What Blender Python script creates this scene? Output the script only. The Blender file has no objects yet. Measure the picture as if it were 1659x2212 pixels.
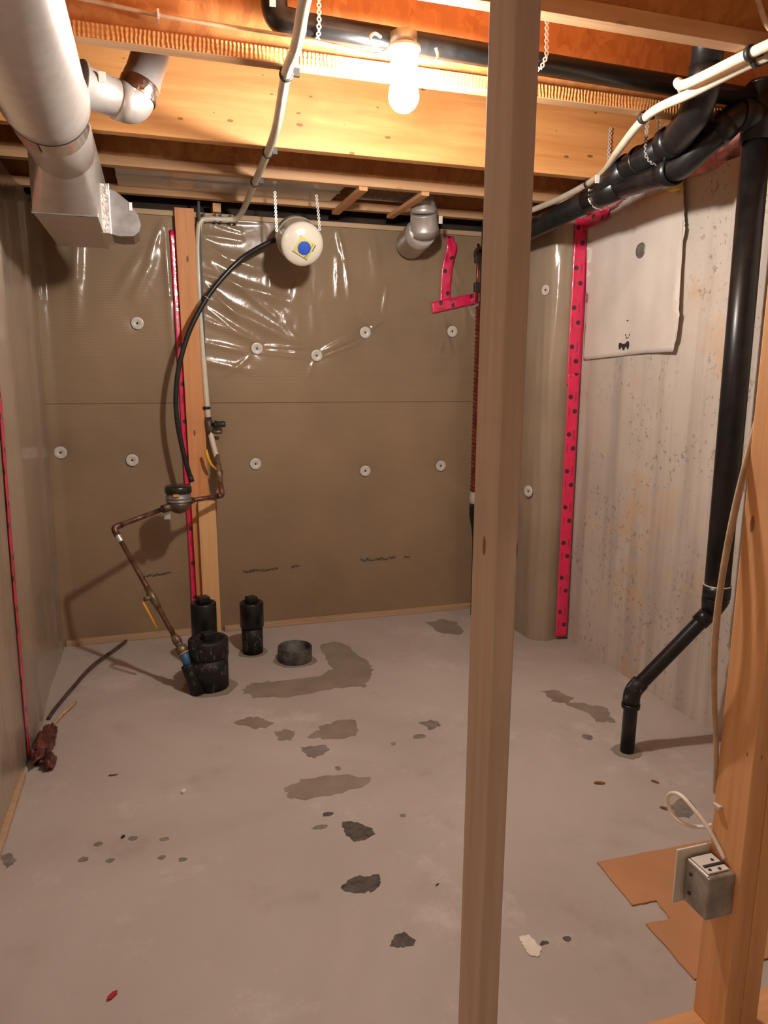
import bpy, bmesh, math, random
from mathutils import Vector, Matrix, Quaternion, noise
random.seed(7)
S = bpy.context.scene
COL = S.collection
PI = math.pi

# ------------------------------------------------------------------ camera
YAW, PITCH, ROLL, FPX = math.radians(17.3), math.radians(10.92), math.radians(.41), 1571.0
cam_d = bpy.data.cameras.new('camera')
cam = bpy.data.objects.new('camera', cam_d); COL.objects.link(cam)
fwd = Vector((math.sin(YAW)*math.cos(PITCH), math.cos(YAW)*math.cos(PITCH), -math.sin(PITCH)))
rt = Vector((math.cos(YAW), -math.sin(YAW), 0)); up = rt.cross(fwd)
rt2 = rt*math.cos(ROLL) + up*math.sin(ROLL); up2 = up*math.cos(ROLL) - rt*math.sin(ROLL)
cam.matrix_world = Matrix(((rt2.x, up2.x, -fwd.x, 0), (rt2.y, up2.y, -fwd.y, 0), (rt2.z, up2.z, -fwd.z, 1.42), (0, 0, 0, 1)))
cam_d.sensor_fit = 'HORIZONTAL'; cam_d.sensor_width = 36; cam_d.lens = 36*FPX/1659
cam_d.clip_start = .02
S.camera = cam
# ------------------------------------------------------------------ world, exposure
w = bpy.data.worlds.new('world'); S.world = w; w.use_nodes = True
w.node_tree.nodes['Background'].inputs[0].default_value = (.86, .78, .70, 1)
w.node_tree.nodes['Background'].inputs[1].default_value = 6.0
S.view_settings.view_transform = 'Standard'; S.view_settings.look = 'None'
S.view_settings.gamma = 1; S.view_settings.use_curve_mapping = False
S.view_settings.exposure = 0.2
BULB_STRENGTH = 960.0          # the bare bulb in view
BULB_COL = (1.0, .93, .86)

# ------------------------------------------------------------------ materials
def newmat(name):
    m = bpy.data.materials.new(name); m.use_nodes = True
    nt = m.node_tree; b = nt.nodes['Principled BSDF']
    return m, nt, b
def N(nt, t, **k):
    n = nt.nodes.new(t)
    for a, v in k.items(): setattr(n, a, v)
    return n
def coords(nt, scale=(1, 1, 1), kind='Object', loc=(0, 0, 0)):
    tc = N(nt, 'ShaderNodeTexCoord'); mp = N(nt, 'ShaderNodeMapping')
    mp.inputs['Scale'].default_value = scale; mp.inputs['Location'].default_value = loc
    nt.links.new(tc.outputs[kind], mp.inputs[0]); return mp.outputs[0]
def noise_t(nt, vec, scale, detail=4, rough=.55, dist=0):
    n = N(nt, 'ShaderNodeTexNoise'); n.inputs['Scale'].default_value = scale
    n.inputs['Detail'].default_value = detail; n.inputs['Roughness'].default_value = rough
    n.inputs['Distortion'].default_value = dist
    nt.links.new(vec, n.inputs['Vector']); return n.outputs['Fac']
def ramp(nt, fac, stops):
    r = N(nt, 'ShaderNodeValToRGB'); e = r.color_ramp.elements
    e[0].position, e[0].color = stops[0][0], (*stops[0][1], 1)
    e[1].position, e[1].color = stops[-1][0], (*stops[-1][1], 1)
    for p, c in stops[1:-1]:
        q = e.new(p); q.color = (*c, 1)
    nt.links.new(fac, r.inputs[0]); return r.outputs[0]
def mix(nt, a, b, fac, mode='MIX'):
    m = N(nt, 'ShaderNodeMix', data_type='RGBA', blend_type=mode)
    for sock, v in ((m.inputs[0], fac), (m.inputs[6], a), (m.inputs[7], b)):
        if hasattr(v, 'links') or isinstance(v, bpy.types.NodeSocket): nt.links.new(v, sock)
        elif isinstance(v, tuple): sock.default_value = (*v, 1)
        else: sock.default_value = v
    return m.outputs[2]
def mth(nt, op, a, b=None, c=None):
    m = N(nt, 'ShaderNodeMath', operation=op)
    for i, v in enumerate((a, b, c)):
        if v is None: continue
        if isinstance(v, bpy.types.NodeSocket): nt.links.new(v, m.inputs[i])
        else: m.inputs[i].default_value = v
    return m.outputs[0]
def bump(nt, b, h, strength=.3, dist=.01, sock='Normal'):
    n = N(nt, 'ShaderNodeBump'); n.inputs['Strength'].default_value = strength; n.inputs['Distance'].default_value = dist
    nt.links.new(h, n.inputs['Height']); nt.links.new(n.outputs[0], b.inputs[sock]); return n
def plain(name, col, rough=.5, metal=0., var=.12, scale=8, coat=0, bumpy=0, spec=None):
    m, nt, b = newmat(name)
    f = noise_t(nt, coords(nt), scale, 5)
    d = tuple(max(0, c*(1-var*2)) for c in col); l = tuple(min(1, c*(1+var)) for c in col)
    nt.links.new(ramp(nt, f, [(.3, d), (.7, l)]), b.inputs['Base Color'])
    b.inputs['Roughness'].default_value = rough; b.inputs['Metallic'].default_value = metal
    b.inputs['Coat Weight'].default_value = coat; b.inputs['Coat Roughness'].default_value = .12
    if spec is not None: b.inputs['Specular IOR Level'].default_value = spec
    if bumpy: bump(nt, b, noise_t(nt, coords(nt), scale*6, 4), bumpy, .004)
    return m
def wood(name, dark, light, axis, knots=.5, rough=.62, grain=1.0, kden=(4.5, 13)):
    m, nt, b = newmat(name)
    sc = [38*grain, 38*grain, 38*grain]; sc[axis] = 1.6
    f = noise_t(nt, coords(nt, tuple(sc)), 1.0, 5, .6, .4)
    c = ramp(nt, f, [(.28, dark), (.5, tuple((a+d)/2 for a, d in zip(dark, light))), (.72, light)])
    big = noise_t(nt, coords(nt), 3.0, 3)
    c = mix(nt, c, tuple(x*.78 for x in dark), mth(nt, 'MULTIPLY', ramp_v(nt, big, .5, .75), .45))
    if knots:
        v = N(nt, 'ShaderNodeTexVoronoi', voronoi_dimensions='2D'); v.inputs['Scale'].default_value = 1; v.inputs['Randomness'].default_value = 1
        sp = N(nt, 'ShaderNodeSeparateXYZ'); nt.links.new(coords(nt), sp.inputs[0]); cb_ = N(nt, 'ShaderNodeCombineXYZ')
        o1, o2 = [sp.outputs[i] for i in range(3) if i != axis]
        nt.links.new(mth(nt, 'MULTIPLY', sp.outputs[axis], kden[0]), cb_.inputs[0])
        nt.links.new(mth(nt, 'MULTIPLY', mth(nt, 'ADD', o1, o2), kden[1]), cb_.inputs[1]); nt.links.new(cb_.outputs[0], v.inputs['Vector'])
        cs = N(nt, 'ShaderNodeSeparateColor'); nt.links.new(v.outputs['Color'], cs.inputs[0])
        size = mth(nt, 'MULTIPLY', mth(nt, 'ADD', cs.outputs[1], .35), .085)      # knots differ in size; most cells have none
        wob_ = mth(nt, 'MULTIPLY', noise_t(nt, coords(nt), 60, 2), .04)
        k = mth(nt, 'LESS_THAN', mth(nt, 'ADD', v.outputs['Distance'], wob_), size)
        k = mth(nt, 'MULTIPLY', k, mth(nt, 'GREATER_THAN', cs.outputs[0], .62))
        c = mix(nt, c, (dark[0]*.25, dark[1]*.17, dark[2]*.12), mth(nt, 'MULTIPLY', k, knots))
    nt.links.new(c, b.inputs['Base Color']); b.inputs['Roughness'].default_value = rough
    bump(nt, b, f, .12, .003)
    return m
def ramp_v(nt, fac, lo, hi):
    n = N(nt, 'ShaderNodeMapRange', interpolation_type='SMOOTHSTEP')
    n.inputs['From Min'].default_value = lo; n.inputs['From Max'].default_value = hi
    nt.links.new(fac, n.inputs['Value']); return n.outputs[0]

M = {}
M['stud'] = [wood('stud_wood_'+a, (.60, .285, .11), (.77, .42, .19), i, .8) for i, a in enumerate('xyz')]
M['stud_grey'] = wood('stud_wood_grey', (.49, .35, .25), (.64, .495, .38), 2, .8)
M['stud_tan'] = wood('stud_wood_tan', (.64, .36, .15), (.80, .50, .24), 2, .7)
M['beam'] = wood('beam_wood', (.56, .225, .060), (.76, .385, .135), 0, .75, .5, .55, (6.5, 15))
M['flange'] = wood('flange_wood', (.46, .235, .105), (.60, .36, .18), 0, .3)
M['plate'] = wood('base_plate_wood', (.42, .27, .15), (.54, .38, .24), 0, .3)
M['stud_orange'] = wood('stud_wood_orange', (.55, .215, .07), (.70, .32, .125), 2, .8)
def mk_osb():
    m, nt, b = newmat('oriented_strand_board')
    v = N(nt, 'ShaderNodeTexVoronoi', feature='F1'); v.inputs['Scale'].default_value = 1
    wv = N(nt, 'ShaderNodeVectorMath', operation='ADD'); nn = N(nt, 'ShaderNodeTexNoise'); nn.inputs['Scale'].default_value = 9
    base_ = coords(nt, (48, 48, 26)); nt.links.new(coords(nt), nn.inputs['Vector'])
    sc = N(nt, 'ShaderNodeVectorMath', operation='SCALE'); sc.inputs['Scale'].default_value = 4; nt.links.new(nn.outputs['Color'], sc.inputs[0])
    nt.links.new(base_, wv.inputs[0]); nt.links.new(sc.outputs[0], wv.inputs[1]); nt.links.new(wv.outputs[0], v.inputs['Vector'])
    hs = N(nt, 'ShaderNodeSeparateColor'); nt.links.new(v.outputs['Color'], hs.inputs[0])
    c = ramp(nt, hs.outputs[0], [(0, (.40, .155, .045)), (.5, (.45, .185, .056)), (1, (.51, .225, .075))])
    f = noise_t(nt, coords(nt, (1, 1, .6)), 9, 5, .7, 1.2)
    c = mix(nt, c, (.24, .075, .024), mth(nt, 'MULTIPLY', ramp_v(nt, f, .56, .74), .65))
    c = mix(nt, c, (.58, .31, .12), mth(nt, 'MULTIPLY', ramp_v(nt, noise_t(nt, coords(nt), 30, 3, .6, 1), .6, .75), .4))
    nt.links.new(c, b.inputs['Base Color']); b.inputs['Roughness'].default_value = .5
    bump(nt, b, f, .2, .004); return m
M['osb'] = mk_osb()
def mk_ribbed():
    m, nt, b = newmat('laminated_flange_face')
    vec = coords(nt, (1, 1, 1))
    sp = N(nt, 'ShaderNodeSeparateXYZ'); nt.links.new(vec, sp.inputs[0])
    nz = noise_t(nt, vec, 25, 3)
    x = mth(nt, 'ADD', mth(nt, 'MULTIPLY', sp.outputs[0], 2*PI/.0112), mth(nt, 'MULTIPLY', nz, 8))
    s = mth(nt, 'SINE', x)
    z = mth(nt, 'SINE', mth(nt, 'ADD', mth(nt, 'MULTIPLY', sp.outputs[2], 2*PI/.013), mth(nt, 'MULTIPLY', nz, 9)))
    h = mth(nt, 'ADD', s, mth(nt, 'MULTIPLY', z, .45))
    f = ramp_v(nt, h, -.9, 1.3)
    c = ramp(nt, f, [(0, (.42, .17, .05)), (.6, (.52, .24, .08)), (1, (.62, .33, .13))])
    nt.links.new(c, b.inputs['Base Color']); b.inputs['Roughness'].default_value = .42
    bump(nt, b, mth(nt, 'MULTIPLY', h, ramp_v(nt, noise_t(nt, vec, 7, 2), .3, .7)), .5, .003); return m
M['ribbed'] = mk_ribbed()

def mk_film(name, col, lines=True):
    m, nt, b = newmat(name)
    vec = coords(nt)
    f = noise_t(nt, vec, 1.6, 4); f2 = noise_t(nt, vec, 60, 2)
    lo = tuple(x*.78 for x in col); hi = tuple(x*1.15 for x in col)
    c = ramp(nt, f, [(.3, lo), (.7, hi)])
    c = mix(nt, c, tuple(x*.8 for x in col), mth(nt, 'MULTIPLY', f2, .25))
    if lines:
        sp = N(nt, 'ShaderNodeSeparateXYZ'); nt.links.new(vec, sp.inputs[0])
        s = mth(nt, 'SINE', mth(nt, 'MULTIPLY', sp.outputs[2], 2*PI/.0125))
        c = mix(nt, c, tuple(x*.62 for x in col), mth(nt, 'MULTIPLY', ramp_v(nt, s, .2, 1), .28))
        # thin dark seam where two insulation boards meet
        d = mth(nt, 'ABSOLUTE', mth(nt, 'SUBTRACT', sp.outputs[2], 1.253))
        c = mix(nt, c, (.09, .06, .04), mth(nt, 'MULTIPLY', mth(nt, 'SUBTRACT', 1, ramp_v(nt, d, .001, .0035)), .8))
    nt.links.new(c, b.inputs['Base Color']); b.inputs['Roughness'].default_value = .7
    b.inputs['Specular IOR Level'].default_value = .25
    b.inputs['Coat Weight'].default_value = 1; b.inputs['Coat Roughness'].default_value = .2
    b.inputs['Coat IOR'].default_value = 1.45
    w_ = noise_t(nt, coords(nt, (1, 1, .55)), 11, 3, .5, .6)
    bump(nt, b, w_, .35, .012, 'Coat Normal')
    return m
M['film'] = mk_film('film_over_insulation', (.295, .205, .122))
M['film_left'] = mk_film('film_over_insulation_left', (.36, .275, .20), False)
M['film_corner'] = mk_film('film_over_corner_insulation', (.34, .26, .18), False)

def mk_floor():
    m, nt, b = newmat('poured_concrete_floor')
    vec = coords(nt)
    f = noise_t(nt, vec, 1.1, 5, .6, .5); g = noise_t(nt, vec, 3.2, 5, .65); k = noise_t(nt, vec, 90, 3)
    c = ramp(nt, f, [(.3, (.40, .35, .31)), (.55, (.48, .425, .385)), (.75, (.54, .485, .44))])
    c = mix(nt, c, (.33, .27, .22), mth(nt, 'MULTIPLY', ramp_v(nt, g, .55, .75), .55))
    c = mix(nt, c, (.62, .57, .52), mth(nt, 'MULTIPLY', ramp_v(nt, noise_t(nt, vec, 2.0, 6, .75), .54, .68), .55))
    c = mix(nt, c, (.25, .2, .16), mth(nt, 'MULTIPLY', ramp_v(nt, k, .62, .8), .35))
    nt.links.new(c, b.inputs['Base Color']); b.inputs['Roughness'].default_value = .55
    b.inputs['Specular IOR Level'].default_value = .3
    bump(nt, b, k, .12, .003); return m
M['floor'] = mk_floor()
def mk_concrete():
    m, nt, b = newmat('poured_concrete_wall')
    vec = coords(nt)
    f = noise_t(nt, vec, 1.7, 5, .6); st = noise_t(nt, coords(nt, (7, 7, .35)), 1, 4)
    c = ramp(nt, f, [(.3, (.46, .40, .34)), (.7, (.60, .53, .46))])
    c = mix(nt, c, (.33, .28, .24), mth(nt, 'MULTIPLY', ramp_v(nt, st, .5, .68), .6))
    o = noise_t(nt, vec, 3.5, 4)
    c = mix(nt, c, (.56, .36, .20), mth(nt, 'MULTIPLY', ramp_v(nt, o, .54, .74), .7))
    p = noise_t(nt, vec, 46, 4, .65)
    patch = ramp_v(nt, noise_t(nt, vec, 4, 3), .38, .58)
    pit = mth(nt, 'MULTIPLY', ramp_v(nt, p, .585, .66), patch)
    c = mix(nt, c, (.16, .115, .08), mth(nt, 'MULTIPLY', pit, .5))
    nt.links.new(c, b.inputs['Base Color']); b.inputs['Roughness'].default_value = .8
    bump(nt, b, mth(nt, 'SUBTRACT', mth(nt, 'MULTIPLY', f, .3), pit), .5, .005); return m
M['concrete'] = mk_concrete()
def mk_abs(name, dusty=.0):
    m, nt, b = newmat(name)
    f = noise_t(nt, coords(nt), 22, 5, .7)
    c = ramp(nt, f, [(.35, (.006, .0055, .0055)), (.7, (.014, .013, .0125))])
    if dusty:
        d = noise_t(nt, coords(nt, (1, 1, .6)), 45, 5, .7)
        c = mix(nt, c, (.30, .27, .24), mth(nt, 'MULTIPLY', ramp_v(nt, d, .54, .76), dusty))
    nt.links.new(c, b.inputs['Base Color']); b.inputs['Roughness'].default_value = .33 if not dusty else .55; b.inputs['Specular IOR Level'].default_value = .38
    return m
M['abs'] = mk_abs('black_plastic_pipe'); M['abs_dusty'] = mk_abs('black_plastic_dusty', .75); M['abs_grey'] = mk_abs('black_plastic_grey', .95)
def mk_galv():
    m, nt, b = newmat('galvanised_sheet')
    v = N(nt, 'ShaderNodeTexVoronoi'); v.inputs['Scale'].default_value = 30
    nt.links.new(coords(nt), v.inputs['Vector'])
    hs = N(nt, 'ShaderNodeSeparateColor'); nt.links.new(v.outputs['Color'], hs.inputs[0])
    nt.links.new(ramp(nt, hs.outputs[0], [(0, (.57, .53, .49)), (1, (.62, .58, .54))]), b.inputs['Base Color'])
    b.inputs['Metallic'].default_value = .6; b.inputs['Roughness'].default_value = .36
    bump(nt, b, noise_t(nt, coords(nt), 9, 3), .08, .01); return m
M['galv'] = mk_galv()
def mk_foil():
    m, nt, b = newmat('foil_tape'); b.inputs['Base Color'].default_value = (.72, .70, .68, 1)
    b.inputs['Metallic'].default_value = 1; b.inputs['Roughness'].default_value = .2
    bump(nt, b, noise_t(nt, coords(nt), 60, 4, .6, 1.0), .5, .004); return m
M['foil'] = mk_foil()
M['cleartape'] = plain('clear_packing_tape', (.56, .52, .47), .12, .75, .1, 10, 1, .2)
M['pinktape'] = plain('pinkish_tape', (.62, .36, .29), .35, .3, .25, 20)
M['steel'] = plain('zinc_steel', (.70, .67, .63), .4, .5, .1, 20)
M['steel_dull'] = plain('electrical_box_steel', (.40, .38, .34), .42, .7, .2, 25)
M['pex'] = plain('white_plastic_tube', (.66, .58, .44), .42, 0, .08, 14, .15)
M['clip'] = plain('black_clip', (.02, .018, .017), .5, 0, .2, 20)
M['copper'] = plain('tarnished_copper', (.20, .095, .065), .45, .55, .35, 30)
M['copper_coil'] = plain('copper_coil', (.36, .095, .06), .38, .85, .3, 30)
M['brass'] = plain('brass', (.27, .19, .11), .45, .6, .35, 30)
M['brass_dark'] = plain('meter_brass', (.17, .115, .08), .5, .6, .3, 25)
M['yellow'] = plain('yellow_plastic', (.75, .38, .03), .4, 0, .1, 15)
M['black_plastic'] = plain('black_plastic_cap', (.014, .017, .012), .32, 0, .2, 15, .4)
M['grey_metal'] = plain('grey_register_ring', (.27, .25, .24), .45, .35, .15, 20)
M['blue'] = plain('blue_water_pipe', (.045, .14, .26), .45, 0, .2, 20)
M['tank'] = plain('tank_enamel', (.76, .70, .58), .22, 0, .03, 5, .7)
M['sticker_y'] = plain('yellow_sticker', (.66, .58, .16), .5, 0, .06, 10)
M['sticker_b'] = plain('blue_sticker', (.02, .08, .50), .5, 0, .06, 10)
M['ink'] = plain('black_ink', (.03, .028, .025), .6, 0, .2, 40)
M['ink_faint'] = plain('faded_ink', (.095, .070, .050), .6, 0, .3, 60)
M['white_plastic'] = plain('white_plastic', (.62, .57, .50), .4, 0, .06, 20, .2)
M['whitepaint'] = plain('white_plate', (.72, .68, .62), .45, 0, .05, 20)
M['cream'] = plain('cream_ceramic', (.72, .55, .42), .35, 0, .05, 20)
M['cable'] = plain('beige_cable', (.52, .37, .23), .5, 0, .12, 30)
M['cable_white'] = plain('white_cable', (.80, .74, .66), .4, 0, .05, 30)
M['wire_brown'] = plain('brown_wire', (.10, .05, .035), .5, 0, .25, 30)
M['cardboard'] = plain('cardboard', (.50, .245, .115), .8, 0, .08, 5)
M['hose'] = plain('black_hose', (.018, .018, .018), .3, 0, .2, 20)
M['dark'] = plain('rim_board_painted_shade', (.05, .032, .022), .9, 0, .3, 4)  # near-black rim boards: shade of the gap above the walls painted in
M['patch'] = plain('floor_patch_skim', (.275, .225, .175), .6, 0, .1, 9)
M['patch_dark'] = plain('floor_patch_rough', (.105, .088, .070), .75, 0, .3, 40, 0, .5)
M['patch_mid'] = plain('floor_patch_grey', (.235, .20, .17), .65, 0, .2, 30)
M['plaster'] = plain('white_plaster', (.78, .72, .64), .7, 0, .05, 20)
M['pink'] = plain('pink_fibreglass', (.74, .33, .31), .95, 0, .3, 22, 0, .8, .1)
M['paper'] = plain('white_wrap', (.70, .63, .56), .6, 0, .05, 4)
M['yellow_label'] = plain('yellow_tag', (.80, .60, .12), .6, 0, .08, 10)
M['red_scrap'] = plain('red_plastic', (.50, .02, .05), .4, 0, .15, 20)
M['chip'] = plain('wood_chip', (.28, .11, .05), .7, 0, .3, 60)
M['straw'] = plain('straw_stick', (.62, .42, .20), .7, 0, .2, 40)
M['redwrap'] = plain('dark_red_tape_wad', (.13, .028, .022), .35, 0, .5, 30, .3, .6)
def mk_tape():
    m, nt, b = newmat('red_sheathing_tape')
    tc = N(nt, 'ShaderNodeTexCoord'); sp = N(nt, 'ShaderNodeSeparateXYZ'); nt.links.new(tc.outputs['UV'], sp.inputs[0])
    u, v = sp.outputs[0], sp.outputs[1]      # metres across and along the strip
    def disc(cu, period, off, r):
        vv = mth(nt, 'SUBTRACT', mth(nt, 'PINGPONG', mth(nt, 'ADD', v, off), period/2), 0)
        d = mth(nt, 'SQRT', mth(nt, 'ADD', mth(nt, 'POWER', mth(nt, 'SUBTRACT', u, cu), 2), mth(nt, 'POWER', vv, 2)))
        return mth(nt, 'SUBTRACT', 1, ramp_v(nt, d, r-.002, r+.001))
    def bar(c0, hw, period, off, hl):
        vv = mth(nt, 'PINGPONG', mth(nt, 'ADD', v, off), period/2)
        a = mth(nt, 'LESS_THAN', mth(nt, 'ABSOLUTE', mth(nt, 'SUBTRACT', u, c0)), hw)
        letters = mth(nt, 'GREATER_THAN', mth(nt, 'SINE', mth(nt, 'MULTIPLY', v, 2*PI/.009)), -.55)
        return mth(nt, 'MULTIPLY', mth(nt, 'MULTIPLY', a, mth(nt, 'LESS_THAN', vv, hl)), letters)
    k = mth(nt, 'MAXIMUM', disc(.019, .19, .0, .0125), disc(.044, .19, .072, .0125))
    k = mth(nt, 'MAXIMUM', k, mth(nt, 'MULTIPLY', mth(nt, 'MAXIMUM', bar(.046, .0035, .19, .0, .024), bar(.014, .003, .19, .072, .022)), .75))
    f = noise_t(nt, tc.outputs['Object'], 20, 3)
    c = ramp(nt, f, [(.3, (.70, .010, .075)), (.7, (.82, .018, .11))])
    c = mix(nt, c, (.055, .012, .015), k)
    nt.links.new(c, b.inputs['Base Color']); b.inputs['Roughness'].default_value = .35
    b.inputs['Coat Weight'].default_value = .8; b.inputs['Coat Roughness'].default_value = .08
    bump(nt, b, noise_t(nt, tc.outputs['Object'], 28, 2, .5, .5), .5, .006, 'Coat Normal'); return m
M['tape'] = mk_tape()
def emit(name, col, s):
    m, nt, b = newmat(name); b.inputs['Base Color'].default_value = (.9, .9, .9, 1)
    b.inputs['Emission Color'].default_value = (*col, 1); b.inputs['Emission Strength'].default_value = s; return m
M['bulb'] = emit('glowing_bulb', BULB_COL, BULB_STRENGTH)

# ------------------------------------------------------------------ mesh helpers
class MB:
    def __init__(s): s.v = []; s.f = []; s.smooth = []; s.uv = {}
    def add(s, vs, fs, smooth=False):
        o = len(s.v); s.v += [Vector(p) for p in vs]
        for f in fs: s.f.append(tuple(i+o for i in f)); s.smooth.append(smooth)
        return s
    def box(s, a, b, bev=0.0):
        (x0, y0, z0), (x1, y1, z1) = a, b
        if bev:
            bm = bmesh.new(); bmesh.ops.create_cube(bm, size=1)
            for v in bm.verts: v.co = Vector(((x0+x1)/2+v.co.x*(x1-x0), (y0+y1)/2+v.co.y*(y1-y0), (z0+z1)/2+v.co.z*(z1-z0)))
            bmesh.ops.bevel(bm, geom=bm.edges[:], offset=bev, segments=2, affect='EDGES', profile=.5)
            bm.verts.index_update()
            s.add([v.co.copy() for v in bm.verts], [[v.index for v in f.verts] for f in bm.faces]); bm.free(); return s
        return s.add([(x0, y0, z0), (x1, y0, z0), (x1, y1, z0), (x0, y1, z0), (x0, y0, z1), (x1, y0, z1), (x1, y1, z1), (x0, y1, z1)],
                     [(0, 3, 2, 1), (4, 5, 6, 7), (0, 1, 5, 4), (1, 2, 6, 5), (2, 3, 7, 6), (3, 0, 4, 7)])
    def lathe(s, prof, origin, axis, seg=28, caps=True):
        """prof: (t along axis, r)"""
        ax = Vector(axis).normalized(); q = Vector((0, 0, 1)).rotation_difference(ax); o = Vector(origin)
        vs = []
        for t, r in prof:
            for k in range(seg):
                a = 2*PI*k/seg; vs.append(o + q @ Vector((r*math.cos(a), r*math.sin(a), t)))
        n = len(prof); fs = []
        for i in range(n-1):
            for k in range(seg):
                k2 = (k+1) % seg; fs.append((i*seg+k, i*seg+k2, (i+1)*seg+k2, (i+1)*seg+k))
        s.add(vs, fs, True)
        if caps:
            b0 = len(s.v)-len(vs)
            if prof[0][1] > 1e-5: s.f.append(tuple(b0+k for k in reversed(range(seg)))); s.smooth.append(False)
            if prof[-1][1] > 1e-5: s.f.append(tuple(b0+(n-1)*seg+k for k in range(seg))); s.smooth.append(False)
        return s
    def cyl(s, p0, p1, r, seg=24, r1=None):
        d = Vector(p1)-Vector(p0); return s.lathe([(0, r), (d.length, r if r1 is None else r1)], p0, d, seg)
    def tube(s, pts, r, seg=16, radii=None):
        pts = [Vector(p) for p in pts]; n = len(pts)
        tan = []
        for i in range(n):
            t = pts[min(i+1, n-1)]-pts[max(i-1, 0)]; tan.append(t.normalized())
        a = tan[0].orthogonal().normalized(); vs = []
        for i in range(n):
            if i: a = tan[i-1].rotation_difference(tan[i]) @ a
            a = (a - tan[i]*a.dot(tan[i])).normalized()
            b = tan[i].cross(a); rr = radii[i] if radii else r
            for k in range(seg):
                th = 2*PI*k/seg; vs.append(pts[i]+a*rr*math.cos(th)+b*rr*math.sin(th))
        fs = [(i*seg+k, i*seg+(k+1) % seg, (i+1)*seg+(k+1) % seg, (i+1)*seg+k) for i in range(n-1) for k in range(seg)]
        o = len(s.v); s.add(vs, fs, True)
        s.f.append(tuple(o+k for k in reversed(range(seg)))); s.smooth.append(False)
        s.f.append(tuple(o+(n-1)*seg+k for k in range(seg))); s.smooth.append(False)
        return s
    def prism(s, poly, origin, ex, ey, depth):
        """poly in (ex,ey) plane, extruded along ex x ey by depth"""
        ex, ey, o = Vector(ex), Vector(ey), Vector(origin); nz = ex.cross(ey).normalized()*depth
        n = len(poly); lo = [o+ex*a+ey*b for a, b in poly]; hi = [p+nz for p in lo]
        return s.add(lo+hi, [tuple(reversed(range(n))), tuple(range(n, 2*n))]+[(i, (i+1) % n, n+(i+1) % n, n+i) for i in range(n)])
    def build(s, name, mat, parent=None, origin=None):
        org = Vector(origin) if origin is not None else (world_loc(parent) if parent else Vector((0, 0, 0)))
        me = bpy.data.meshes.new(name)
        me.from_pydata([tuple(v-org) for v in s.v], [], s.f)
        me.polygons.foreach_set('use_smooth', s.smooth); me.update()
        me.materials.append(mat)
        o = bpy.data.objects.new(name, me); COL.objects.link(o)
        if parent: o.parent = parent; o.location = org-world_loc(parent)
        else: o.location = org
        return o
def world_loc(o):
    p = Vector(o.location)
    while o.parent: o = o.parent; p += Vector(o.location)
    return p
def tag(o, label=None, cat=None, group=None, kind=None):
    if label: o['label'] = label
    if cat: o['category'] = cat
    if group: o['group'] = group
    if kind: o['kind'] = kind
    return o
def thing(name, label, cat, loc, group=None):
    o = bpy.data.objects.new(name, None); COL.objects.link(o); o.location = loc; o.empty_display_size = .05
    return tag(o, label, cat, group)
def struct(name, mb, mat, origin=(0, 0, 0), label=None):
    o = mb.build(name, mat, None, origin); o['kind'] = 'structure'
    if label: o['label'] = label
    return o
def spline(pts, n=10):
    P = [Vector(p) for p in pts]; P = [P[0]*2-P[1]]+P+[P[-1]*2-P[-2]]; out = []
    for i in range(1, len(P)-2):
        for k in range(n):
            t = k/n; a, b, c, d = P[i-1:i+3]
            out.append(.5*((2*b)+(c-a)*t+(2*a-5*b+4*c-d)*t*t+(3*b-a-3*c+d)*t**3))
    out.append(P[-2]); return out
def fillet(pts, r, n=6):
    """polyline with rounded corners"""
    P = [Vector(p) for p in pts]; out = [P[0]]
    for i in range(1, len(P)-1):
        a, b, c = P[i-1], P[i], P[i+1]; u = (a-b); v = (c-b)
        rr = min(r, u.length*.48, v.length*.48); p0 = b+u.normalized()*rr; p1 = b+v.normalized()*rr
        for k in range(n+1):
            t = k/n; out.append(p0*(1-t)**2+b*2*t*(1-t)+p1*t*t)
    out.append(P[-1]); return out
def lerp(a, b, t): return tuple(x+(y-x)*t for x, y in zip(a, b))

# ------------------------------------------------------------------ the setting
ZJ = 2.235       # underside of the joists
DB = 3.94        # back wall face
XL, XR = -.52, 2.075
mb = MB()
nx, ny = 60, 80
struct('floor', MB().box((-4.0, -2.3, -.12), (XR+.3, 4.3, 0)), M['floor'])
floor = bpy.data.objects['floor']
struct('ceiling', MB().box((-4.0, -2.3, 2.545), (XR+.3, 4.3, 2.57)), M['osb'])

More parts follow.
